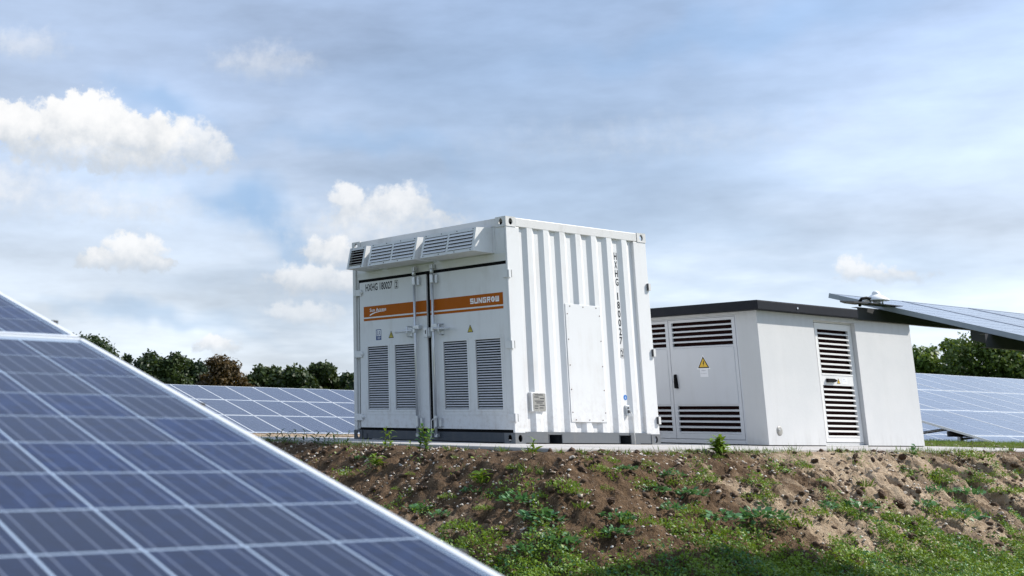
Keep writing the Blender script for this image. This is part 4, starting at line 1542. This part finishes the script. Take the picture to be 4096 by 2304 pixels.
# ------------------------------------------------------------------ trees
def tree(px, top_py, wpx, D, kind, label, seed, dense=1.0, depth=None):
    g = np.random.default_rng(seed)
    v = ray(px, top_py); v = v / v[1]
    P = CAM + v * D
    x, y, ztop = P
    H = ztop - GROUND_Z
    R = wpx / FPX * D * 0.5 * math.sqrt(1 + v[0] ** 2) * 1.05
    root = thing('tree', label, 'tree', (x, y, GROUND_Z), g.random() * 6.28, 'trees along the edge of the field')
    # trunk and limbs
    tb = MB()
    lean = g.normal(size=2) * 0.03 * H
    hz = [0, 0.12, 0.3, 0.5, 0.72]
    tr = 0.028 * H
    tb.tube([(lean[0] * t, lean[1] * t, H * t - (0.2 if t == 0 else 0)) for t in hz], [tr * 1.3, tr, tr * 0.8, tr * 0.55, tr * 0.25], 8)
    cl = []
    nl = int(16 * dense) + 6
    for k in range(nl):
        t0 = 0.16 + 0.5 * g.random()
        a = g.random() * 6.283
        tt = min(0.97, t0 + 0.12 + 0.3 * g.random())
        prof = math.sin(math.pi * min(max((tt - 0.02) / 1.05, 0.0), 1.0)) ** 0.6
        rr = R * prof * (0.55 + 0.42 * g.random())
        e = np.array([rr * math.cos(a), rr * math.sin(a), H * tt])
        s = np.array([lean[0] * t0, lean[1] * t0, H * t0])
        mid = (s + e) / 2 + np.array([0, 0, 0.03 * H])
        tb.tube([s, mid, e], [tr * 0.38, tr * 0.22, tr * 0.07], 5)
        cl.append((e, R * (0.26 + 0.16 * g.random())))
        cl.append((mid + np.array([0, 0, 0.02 * H]), R * (0.22 + 0.1 * g.random())))
    # top clumps
    for k in range(int(6 * dense) + 3):
        a = g.random() * 6.283; rr = R * 0.45 * g.random()
        cl.append((np.array([rr * math.cos(a) + lean[0], rr * math.sin(a) + lean[1], H * (0.90 - 0.12 * g.random()) - R * 0.1]), R * (0.22 + 0.14 * g.random())))
    cl = [(np.array([c[0], c[1], min(c[2], H - 0.92 * r)]), r) for c, r in cl]
    obj('trunk', tb, root, M['bark'])
    C = []; N = []; RN = []; SZ = []
    for (c, r) in cl:
        n = int((150 + 260 * (r / max(R, 0.1))) * dense)
        d = rand_unit(n, g)
        rad = r * (0.35 + 0.75 * g.random(n) ** 0.6)
        # ragged outline
        rad *= 1 + 0.35 * np.sin(d[:, 0] * 7 + seed) * np.sin(d[:, 1] * 6) + 0.15 * g.normal(size=n)
        p = c[None] + d * rad[:, None] * np.array([1, 1, 0.8])
        C.append(p); N.append(d); RN.append(np.clip(0.30 + 0.45 * g.random(n) + 0.25 * (g.random() - 0.3), 0, 1))
        SZ.append(np.full(n, 1.0))
    C = np.concatenate(C); N = np.concatenate(N); RN = np.concatenate(RN)
    k = C[:, 2] > 0.10 * H
    C, N, RN = C[k], N[k], RN[k]
    n = len(C)
    nrm = N + g.normal(size=(n, 3)) * 0.7 + np.array([0, 0, 0.5]); nrm /= np.linalg.norm(nrm, axis=1, keepdims=True)
    dr = np.cross(nrm, rand_unit(n, g)); dr /= np.linalg.norm(dr, axis=1, keepdims=True) + 1e-9
    ls = 0.0028 * D * (0.6 + 0.8 * g.random(n)) * (0.8 if kind == 'tree_c' else 1)
    co = leaf_quads(C, dr, nrm, ls, ls * 0.72)
    obj('crown', quads_mesh('crown', co, RN, [M[kind]]), root)
    return root


LT = [
    (326, 1352, 250, 105, 'tree_b', 'dark green tree rising behind the upper edge of the nearest panel', 2.0),
    (512, 1424, 60, 120, 'tree_b', 'small tree top peeking over the edge of the nearest panel', 0.6),
    (596, 1428, 130, 122, 'tree_b', 'dark spiky tree just left of the round open-crowned tree', 1.0),
    (684, 1416, 150, 118, 'tree_e', 'tall round green tree with sky showing through its crown', 0.62),
    (775, 1452, 115, 124, 'tree_b', 'dark pointed tree left of the brown autumn tree', 1.0),
    (893, 1444, 165, 120, 'tree_c', 'brown autumn tree in the row behind the solar table', 0.9),
    (1000, 1484, 85, 126, 'tree_e', 'loose small tree just right of the brown autumn tree', 0.6),
    (1080, 1478, 125, 122, 'tree_e', 'mid green tree in the middle of the treeline left of the container', 0.9),
    (1142, 1524, 85, 130, 'tree_b', 'low dark bush in the gap of the treeline left of the container', 0.9),
    (1200, 1464, 125, 120, 'tree_e', 'green lobed tree, tallest of those nearest the container', 0.85),
    (1285, 1474, 125, 123, 'tree_e', 'broad green tree, second from the container', 0.95),
    (1345, 1502, 95, 126, 'tree_b', 'lower green tree filling the dip beside the container', 0.9),
    (1412, 1492, 95, 121, 'tree_b', 'sparse dark tree touching the left edge of the container', 0.5),
]
for i, (px, py, w, D, kd, lb, dn) in enumerate(LT):
    tree(px, py - 10 + 14 * math.sin(i * 2.3), w * 1.13, D, kd, lb, 100 + i, dn * 1.1)
RT = [
    (3690, 1384, 150, 95, 'tree_d', 'olive green tree directly behind the right corner of the kiosk', 1.2),
    (3825, 1348, 160, 98, 'tree_d', 'green tree between the kiosk corner and the biggest tree on the right', 1.2),
    (3965, 1306, 290, 92, 'tree_a', 'biggest dense green tree below the jutting solar table', 1.35),
    (4105, 1372, 170, 96, 'tree_a', 'green tree at the right edge of the picture', 1.2),
]
for i, (px, py, w, D, kd, lb, dn) in enumerate(RT):
    tree(px, py, w, D, kd, lb, 200 + i, dn)

# ------------------------------------------------------------------ ground cover, stones, weeds
def in_view(a, b, z, mx=350, my=120):
    P = a[:, None] * E1[None] + b[:, None] * E2[None] + z[:, None] * EZ[None] - CAM[None]
    d = P @ CF
    x = CX + FPX * (P @ CR) / d; y = CY - FPX * (P @ CU) / d
    return (x > -mx + 900) & (x < 4096 + mx) & (y < 2304 + my) & (d > 4)


def slope_points(n, wfun, g):
    a = g.uniform(-5.5, 13, n); b = g.uniform(-6.2, 3.2, n)
    off = ~((a > PA0 - 0.02) & (a < PA1) & (b > PB0 - 0.02))
    a, b = a[off], b[off]
    k = in_view(a, b, np.maximum(-0.03 - 0.6 * dist_pad(a, b), GROUND_Z), 450, 160)
    a, b = a[k], b[k]
    k = g.random(len(a)) < wfun(a, b)
    a, b = a[k], b[k]
    return a, b, np.maximum(height(a, b), GROUND_Z)


def cover_w(a, b):
    d = dist_pad(a, b)
    n = fbm(a * 1.3, b * 1.3, 4, 71)
    base = sst(d + 0.55 * n - 0.12 * sst(a, -2, -0.5), 1.24, 1.58)
    patch = sst(fbm(a * 2.3, b * 2.3, 3, 131), 0.30, 0.55) * sst(d, 0.15, 0.5) * (0.25 + 0.6 * sst(a, -2.0, 1.5))
    return np.maximum(base, patch)


def to_world(a, b, z):
    return a[:, None] * E1[None] + b[:, None] * E2[None] + z[:, None] * EZ[None]


def build_cover():
    g = np.random.default_rng(31)
    # broad little leaves
    a, b, z = slope_points(2000000, lambda a, b: cover_w(a, b) * 0.95, g)
    n = len(a)
    P = to_world(a, b, z)
    hgt = g.random(n) ** 1.3 * (0.035 + 0.06 * sst(fbm(a * 3, b * 3, 3, 77), -0.1, 0.5))
    P[:, 2] += hgt
    dr = rand_unit(n, g); dr[:, 2] = np.abs(dr[:, 2]) * 0.5 + 0.05; dr /= np.linalg.norm(dr, axis=1, keepdims=True)
    nm = g.normal(size=(n, 3)) * 0.55 + np.array([0.1, -0.25, 1.0]); nm /= np.linalg.norm(nm, axis=1, keepdims=True)
    L = 0.012 + 0.026 * g.random(n) ** 2
    co = leaf_quads(P, dr, nm, L, L * (0.5 + 0.35 * g.random(n)))
    tone = np.clip(0.52 + 0.55 * fbm(a * 2.2, b * 2.2, 3, 81) + 0.5 * (g.random(n) - 0.5) + 2.5 * (hgt - 0.04), 0, 1)
    mi = (g.random(n) < np.clip(0.12 + 0.5 * fbm(a * 1.7 + 9, b * 1.7, 2, 83), 0.03, 0.5)).astype(int)
    m = quads_mesh('ground_cover', co, tone, [M['leaf'], M['leaf_blue']], mi)
    obj('ground_cover', m, None, kind='stuff', label='low green weeds covering the foot of the bank', category='ground cover')
    # blades of grass
    def gw(a, b):
        d = dist_pad(a, b)
        crest = np.exp(-((d - 0.06) / 0.09) ** 2) * sst(fbm(a * 1.6, b * 1.6, 3, 91), -0.12, 0.35) * sst(a + 0.4 * b, -2.6, -1.0)
        crest = np.maximum(crest, 0.45 * sst(a, 7.6, 8.4) * sst(fbm(a * 2, b * 2, 2, 95), -0.5, 0.1) * (1 - sst(d, 0.3, 0.6)))
        return np.clip(cover_w(a, b) * 0.25 + crest * 0.75, 0, 1)
    a, b, z = slope_points(700000, gw, g)
    n = len(a)
    P = to_world(a, b, z)
    dr = g.normal(size=(n, 3)) * 0.45 + np.array([0, 0, 1.0]); dr /= np.linalg.norm(dr, axis=1, keepdims=True)
    nm = rand_unit(n, g)
    L = 0.03 + 0.07 * g.random(n) ** 2
    co = leaf_quads(P, dr, nm, L, 0.003 + 0.003 * g.random(n))
    m = quads_mesh('grass', co, g.random(n), [M['grass']])
    obj('grass', m, None, kind='stuff', label='thin grass along the crest and foot of the bank', category='grass')


build_cover()


ORD = ['first', 'second', 'third', 'fourth', 'fifth', 'sixth', 'seventh', 'eighth', 'ninth', 'tenth', 'eleventh', 'twelfth', 'thirteenth', 'fourteenth', 'fifteenth',
       'sixteenth', 'seventeenth', 'eighteenth', 'nineteenth', 'twentieth', 'twenty-first', 'twenty-second', 'twenty-third', 'twenty-fourth', 'twenty-fifth']


def number_labels(items, noun):
    """items: (object, px, py); tells look-alikes apart by their band of the bank and their order from the left"""
    bands = {}
    for o, px, py in items:
        k = 'along the crest' if py < 1826 else 'on the upper part' if py < 1930 else 'on the middle part' if py < 2050 else 'on the lowest part'
        bands.setdefault(k, []).append((px, o))
    for k, v in bands.items():
        for i, (px, o) in enumerate(sorted(v, key=lambda t: t[0])):
            o['label'] = f'{ORD[min(i, 24)]} {noun} from the left {k} of the bank'


def build_stones():
    g = np.random.default_rng(41)
    vs0, fs0 = ico(1)
    F = np.array(fs0)

    def scatter(name, n, wf, rlo, rhi, power, mat, label, cate, squash, sink, rough):
        a, b, z = slope_points(n, wf, g)
        k = len(a)
        P = to_world(a, b, z)
        r = rlo + (rhi - rlo) * g.random(k) ** power
        P[:, 2] += r * sink
        V = vs0[None] * (1 + rough * (g.random((k, len(vs0), 1)) - 0.5) * 2)
        sc = np.stack([1 + 0.5 * g.random(k), 0.8 + 0.4 * g.random(k), squash * (0.7 + 0.6 * g.random(k))], 1)
        V = V * sc[:, None, :] * r[:, None, None]
        th = g.random(k) * 6.283
        c, s = np.cos(th)[:, None], np.sin(th)[:, None]
        X = V[..., 0] * c - V[..., 1] * s; Y = V[..., 0] * s + V[..., 1] * c
        V = np.stack([X, Y, V[..., 2]], -1) + P[:, None, :]
        nv = len(vs0)
        m = bpy.data.meshes.new(name)
        m.vertices.add(k * nv); m.vertices.foreach_set('co', V.astype(np.float32).ravel())
        q = (F[None] + (np.arange(k) * nv)[:, None, None]).reshape(-1)
        m.loops.add(len(q)); m.loops.foreach_set('vertex_index', q.astype(np.int32))
        m.polygons.add(len(q) // 3); m.polygons.foreach_set('loop_start', np.arange(0, len(q), 3, dtype=np.int32))
        m.materials.append(mat)
        m.update(calc_edges=True)
        at = m.attributes.new('rnd', 'FLOAT', 'POINT')
        at.data.foreach_set('value', np.repeat(g.random(k).astype(np.float32), nv))
        obj(name, m, None, kind='stuff', label=label, category=cate)
    bare = lambda a, b: (1 - 0.8 * cover_w(a, b)) * np.clip(0.35 + 0.7 * fbm(a * 2.0, b * 2.0, 3, 97), 0.06, 1)
    scatter('gravel', 200000, lambda a, b: bare(a, b) * 0.8, 0.0032, 0.0165, 2.8, M['pebble'], 'pale pebbles strewn over the soil bank', 'gravel', 0.75, 0.25, 0.18)
    scatter('soil_clods', 90000, lambda a, b: bare(a, b) * 0.7, 0.005, 0.034, 3.0, M['clod'], 'dark clods of earth on the bank', 'soil', 0.8, 0.2, 0.3)
    # larger single stones
    st = [(2318, 1986, 0.050), (2875, 1968, 0.034), (2884, 2040, 0.026), (2513, 2138, 0.026), (2122, 2014, 0.030), (2293, 1830, 0.030), (2085, 1840, 0.018), (3512, 1878, 0.034),
          (3484, 1890, 0.030), (3620, 1740 + 232, 0.032), (3370, 1975, 0.030), (3560, 1866, 0.030), (3895, 1868, 0.036), (3944, 1955, 0.028), (4005, 2060, 0.044), (3836, 2162, 0.030),
          (3320, 2055, 0.028), (3225, 1968, 0.030), (3030, 2010, 0.026), (3180, 2010, 0.028), (2740, 1838, 0.026), (1985, 1935, 0.016), (1895, 1845, 0.018), (2170, 1895, 0.020), (2250, 2100, 0.022),
          (3760, 2118, 0.028), (3590, 2090, 0.026), (2600, 2030, 0.028), (2650, 1905, 0.024), (3420, 1822, 0.026)]
    ms = [MB().blob((0, 0, 0), 1.0, 500 + k, 2, (1.25, 0.9, 0.7), 0.10).mesh('stone', [M['pebble_big']]) for k in range(5)]
    sm_, cm_ = [], []
    for k, (px, py, r) in enumerate(st):
        a, b, z = hit(px, py)
        P = W(a, b, z + r * 0.2)
        o = obj('stone', ms[k % 5], None, label='pale fist-sized stone lying on the soil bank', category='stone', group='pale stones on the soil bank')
        sm_.append((o, px, py))
        r *= 0.62
        o.location = W(a, b, z + r * 0.2); o.scale = (r, r, r); o.rotation_euler = (g.random() * 0.5, g.random() * 0.5, g.random() * 6.28)
    cl = [(3420, 1830, 0.07), (3610, 1840, 0.07), (3530, 1985, 0.09), (3320, 1895, 0.06), (3260, 1850, 0.06), (3600, 2025, 0.10), (2440, 2012, 0.08), (3640, 2150, 0.09), (4060, 1865, 0.07),
          (3000, 2005, 0.06), (2330, 1880, 0.06), (2860, 1908, 0.05), (1620, 1850, 0.05), (1680, 1960, 0.06), (1555, 1830, 0.05), (1255, 1810, 0.05), (2550, 1790 + 60, 0.06), (2710, 2130, 0.06)]
    mc = [MB().blob((0, 0, 0), 1.0, 600 + k, 3, (1.2, 1.0, 0.75), 0.20).mesh('earth_clod', [M['clod']]) for k in range(4)]
    for k, (px, py, r) in enumerate(cl):
        a, b, z = hit(px, py)
        o = obj('earth_clod', mc[k % 4], None, label='dark lump of earth on the bank', category='clod', group='big dark lumps of earth on the bank')
        cm_.append((o, px, py))
        r *= 0.55
        o.location = W(a, b, z + r * 0.1); o.scale = (r, r, r * 0.8); o.rotation_euler = (g.random(), g.random(), g.random() * 6.28)

    number_labels(sm_, 'larger pale stone')
    number_labels(cm_, 'dark lump of earth')


M['pebble_big'] = paint('pale_stone', (0.55, 0.49, 0.42), 0.75, 0.6, (0.30, 0.24, 0.18), 18, 0.3, streak=False)
build_stones()


def weed_mesh(kind, seed):
    g = np.random.default_rng(seed)
    if kind == 'rosette':            # broad leaves close to the ground
        n = 90
        ang = g.random(n) * 6.283
        rad = g.random(n) ** 0.6 * 0.75
        c = np.stack([np.cos(ang) * rad, np.sin(ang) * rad, 0.05 + 0.40 * g.random(n) * (1.05 - rad)], 1)
        dr = np.stack([np.cos(ang) + g.normal(size=n) * 0.7, np.sin(ang) + g.normal(size=n) * 0.7, 0.35 + 0.4 * g.normal(size=n)], 1)
        L = 0.16 + 0.20 * g.random(n); Wd = L * (0.55 + 0.25 * g.random(n))
        mats = [M['leaf_blue']]
    elif kind == 'feather':          # small cut leaves
        n = 320
        ang = g.random(n) * 6.283; rad = g.random(n) ** 0.55 * 0.85
        c = np.stack([np.cos(ang) * rad, np.sin(ang) * rad, 0.03 + 0.50 * g.random(n) * (1.1 - rad)], 1)
        dr = np.stack([np.cos(ang) * 0.7 + g.normal(size=n) * 0.8, np.sin(ang) * 0.7 + g.normal(size=n) * 0.8, 0.6 + 0.5 * g.normal(size=n)], 1)
        L = 0.08 + 0.12 * g.random(n); Wd = L * (0.30 + 0.25 * g.random(n))
        mats = [M['leaf']]
    else:                            # grass tuft
        n = 46
        ang = g.random(n) * 6.283; rad = g.random(n) * 0.5
        c = np.stack([np.cos(ang) * rad, np.sin(ang) * rad, np.zeros(n)], 1)
        dr = np.stack([np.cos(ang) * 0.7 + g.normal(size=n) * 0.35, np.sin(ang) * 0.7 + g.normal(size=n) * 0.35, 1.0 + 0.2 * g.normal(size=n)], 1)
        L = 0.2 + 0.8 * g.random(n) ** 1.5; Wd = 0.05 + 0.07 * g.random(n)
        mats = [M['grass']]
    dr /= np.linalg.norm(dr, axis=1, keepdims=True)
    nm = np.array([0, 0, 1.0]) + g.normal(size=(n, 3)) * 0.4
    if kind == 'tuft':
        nm = rand_unit(n, g)
    nm /= np.linalg.norm(nm, axis=1, keepdims=True)
    co = leaf_quads(c, dr, nm, L, Wd)
    return quads_mesh('weed', co, np.clip(0.2 + 0.5 * g.random(n) + 0.5 * c[:, 2], 0, 1), mats)


WM = {k: [weed_mesh(k, 900 + i * 7 + len(k)) for i in range(4)] for k in ('rosette', 'feather', 'tuft')}
WL = {'rosette': ('small broad-leaved weed rosette growing on the bare soil bank', 'broad-leaved weeds on the bank'),
      'feather': ('small feathery green weed growing on the bare soil bank', 'feathery weeds on the bank'),
      'tuft': ('short tuft of grass growing on the soil bank', 'grass tufts on the bank')}


MARKS = {'rosette': [], 'feather': [], 'tuft': []}


def slope_weed(px, py, size, kind, label=None, group=True):
    a, b, z = hit(px, py)
    m = WM[kind][rng.integers(4)]
    o = obj('weed' if kind != 'tuft' else 'grass_tuft', m, None, label=label or WL[kind][0], category='weed' if kind != 'tuft' else 'grass tuft')
    if label is None:
        o['group'] = WL[kind][1]
        MARKS[kind].append((o, px, py))
    o.location = W(a, b, z - 0.01)
    o.scale = (size, size, size * (0.9 + 0.3 * rng.random()))
    o.rotation_euler = (0, 0, rng.random() * 6.28)
    return o


R_, F_, T_ = 'rosette', 'feather', 'tuft'
SW = [(1441, 1835, .09, R_), (1511, 1862, .14, T_), (1390, 1900, .11, F_), (1585, 1956, .07, F_), (1823, 1830, .08, T_), (1925, 1930, .17, T_), (1888, 1972, .12, R_), (1795, 1995, .12, F_),
      (1692, 2045, .19, R_), (1767, 2068, .14, R_), (1935, 2045, .11, F_), (2065, 2010, .20, R_), (2172, 2090, .24, R_), (2107, 1895, .17, T_), (2168, 1905, .14, T_), (1855, 2125, .20, F_),
      (1925, 2180, .22, F_), (1995, 2140, .16, F_), (2098, 2210, .16, R_), (2326, 2038, .17, T_), (2466, 2082, .18, R_), (2554, 2100, .18, F_), (2475, 2138, .16, R_), (2564, 1945, .17, F_),
      (2620, 1970, .16, R_), (2508, 1878, .12, R_), (2582, 1866, .12, F_), (2690, 1905, .14, R_), (2769, 1986, .18, R_), (2811, 1930, .16, F_), (2713, 1942, .18, F_), (2690, 2040, .14, R_),
      (2764, 2058, .15, F_), (2690, 2118, .24, F_), (2885, 2085, .24, R_), (3053, 2085, .26, R_), (2969, 1932, .12, F_), (2997, 1995, .14, F_), (3071, 1996, .12, F_), (3081, 1935, .10, F_),
      (2396, 1888, .14, F_), (2252, 1958, .17, F_), (2298, 1986, .16, F_), (2056, 1878, .10, F_), (3201, 1872, .16, F_), (3461, 1945, .20, T_), (3423, 2035, .22, R_), (3295, 2032, .16, R_),
      (3735, 1930, .16, F_), (3739, 1972, .16, R_), (3876, 1990, .20, R_), (3777, 1902, .17, F_), (3700, 2028, .16, R_), (3773, 2076, .22, F_), (3850, 2078, .26, R_), (4042, 1975, .24, F_),
      (3918, 1932, .16, F_), (3380, 2060, .12, F_), (2830, 2140, .24, F_), (3160, 2110, .22, F_), (3260, 2070, .18, F_), (2370, 2150, .18, F_), (2250, 2180, .2, R_), (3580, 2085, .16, F_),
      (3660, 2100, .18, F_), (3990, 1905, .14, F_), (4080, 1900, .14, F_), (3300, 1925, .1, F_), (3050, 1880, .09, F_), (1640, 1900, .06, F_), (2010, 1965, .07, F_), (2420, 1960, .09, F_),
      (2870, 1830, .08, F_), (2160, 1990, .09, F_), (1760, 1880, .06, T_), (2440, 1850, .12, F_), (2350, 1840, .1, T_)]
for (px, py, s, k) in SW:
    slope_weed(px, py, s * (0.7 if k == T_ else 1.0), k)
slope_weed(3893, 1838, 0.26, F_, 'big feathery weed on the crest near the right edge of the picture')
for (px, py, s) in [(1800, 1800, .14), (1860, 1802, .10), (2015, 1806, .14), (2120, 1808, .16), (2240, 1812, .12), (2330, 1814, .14), (2420, 1816, .14), (2500, 1816, .13), (2590, 1817, .14), (2680, 1817, .12), (3230, 1822, .16),
                    (3660, 1818, .15), (3770, 1812, .14), (3830, 1808, .14), (3960, 1806, .16), (4040, 1804, .16)]:
    slope_weed(px, py, s * 0.62, T_)

for k, nn in (('rosette', 'broad-leaved weed'), ('feather', 'feathery green weed'), ('tuft', 'grass tuft')):
    number_labels(MARKS[k], nn)


# taller single plants along the crest ---------------------------------------------
def blade_mesh(name, L, Wd, droop, mat, fold=0.25, nseg=5):
    co = []; fs = []
    for i in range(nseg + 1):
        t = i / nseg
        x = L * (t - 0.18 * droop * t * t)
        z = L * droop * (0.55 * t - 0.95 * t * t)
        w = Wd * math.sin(math.pi * (0.12 + 0.88 * t) ** 0.8) * 0.5 if i < nseg else 0.001
        co += [(x, -w, z + w * fold), (x, 0, z), (x, w, z + w * fold)]
    for i in range(nseg):
        a = i * 3
        fs += [(a, a + 1, a + 4, a + 3), (a + 1, a + 2, a + 5, a + 4)]
    m = bpy.data.meshes.new(name)
    m.from_pydata(co, [], fs)
    m.materials.append(mat)
    m.polygons.foreach_set('use_smooth', [True] * len(fs))
    at = m.attributes.new('rnd', 'FLOAT', 'POINT')
    at.data.foreach_set('value', np.linspace(0.25, 0.85, len(co)).astype(np.float32))
    return m


BL_MAIZE = [blade_mesh('leaf', 1.0, 0.14, dr, M['maize']) for dr in (0.5, 0.9, 1.3)]
BL_LEAF = [blade_mesh('leaf', 1.0, 0.26, dr, M['leaf']) for dr in (0.4, 0.8, 1.2)]
BL_BROAD = [blade_mesh('leaf', 1.0, 0.42, dr, M['leaf_blue']) for dr in (0.3, 0.7)]


def tall_plant(px, py, h, nleaf, leafL, blades, label, stemmat, group=None, seed=0, spread=1.0, nstem=1, name='weed'):
    g = np.random.default_rng(seed)
    a, b, z = hit(px, py)
    P = W(a, b, z - 0.01)
    root = thing(name, label, 'weed', tuple(P), g.random() * 6.28, group)
    for s in range(nstem):
        lean = g.normal(size=2) * 0.14 * h * spread
        base = g.normal(size=2) * 0.10 * h * (nstem > 1)
        hh = h * (0.75 + 0.35 * g.random())
        pts = [np.array([base[0] + lean[0] * t * t, base[1] + lean[1] * t * t, hh * t]) for t in np.linspace(0, 1, 5)]
        obj('stem', MB().tube(pts, [0.006 * h / 0.3, 0.005 * h / 0.3, 0.004 * h / 0.3, 0.003 * h / 0.3, 0.0015], 6), root, stemmat)
        for k in range(nleaf):
            t = 0.12 + 0.85 * (k + 0.5 * g.random()) / nleaf
            p = np.array([base[0] + lean[0] * t * t, base[1] + lean[1] * t * t, hh * t])
            l = obj('leaf', blades[g.integers(len(blades))], root)
            l.location = p
            L = leafL * (0.6 + 0.6 * g.random()) * (1.1 - 0.45 * t)
            l.scale = (L, L, L)
            l.rotation_euler = (g.normal() * 0.3, -0.35 - 0.6 * t * g.random(), k * 2.4 + g.normal() * 0.4)
    return root


mz = [(1082, 1772), (1110, 1768), (1135, 1771), (1160, 1772), (1178, 1773), (1215, 1774), (1228, 1777), (1255, 1776), (1275, 1780), (1295, 1778), (1312, 1782), (1335, 1779), (1352, 1780), (1388, 1782)]
for k, (px, py) in enumerate(mz):
    tall_plant(px, py, 0.13 + 0.07 * random.random(), 6, 0.15, BL_MAIZE, ORD[k] + ' maize-like weed from the left in the clump left of the container', M['stem'], 'maize-like weeds left of the container', 700 + k, 1.0, 1, 'weed')
tall_plant(1545, 1800, 0.27, 8, 0.13, BL_LEAF, 'tall drooping weed in front of the left container door', M['stem'], None, 731, 1.0, 2)
tall_plant(1640, 1798, 0.12, 6, 0.09, BL_LEAF, 'small upright weed between the two tall weeds by the container door', M['stem'], None, 734, 1.0, 1)
tall_plant(1700, 1806, 0.27, 14, 0.10, BL_LEAF + BL_BROAD, 'bushy tall weed in front of the middle of the container doors', M['stem'], None, 742, 1.2, 4)
tall_plant(2138, 1822, 0.14, 7, 0.10, BL_LEAF, 'bright grassy weed near the container corner', M['grass'], None, 751, 1.2, 2)
for (px, py, sz, lb) in [(2885, 1822, 0.24, 'dense fern-like weed clump in front of the kiosk double door')]:
    tall_plant(px, py, sz * 0.75, 12, 0.15, BL_LEAF, lb, M['stem'], None, 760, 2.2, 7)
tall_plant(3660, 1822, 0.13, 6, 0.09, BL_BROAD, 'small weed at the pad edge near the right corner of the kiosk', M['stem'], None, 771, 1.0, 2)
tall_plant(1925, 1935, 0.13, 9, 0.16, BL_LEAF, 'long-leaved weed below the near corner of the container', M['stem'], None, 772, 1.5, 2)
tall_plant(1505, 1868, 0.12, 8, 0.15, BL_LEAF, 'long-leaved weed on the dark soil below the left container door', M['stem'], None, 773, 1.5, 2)
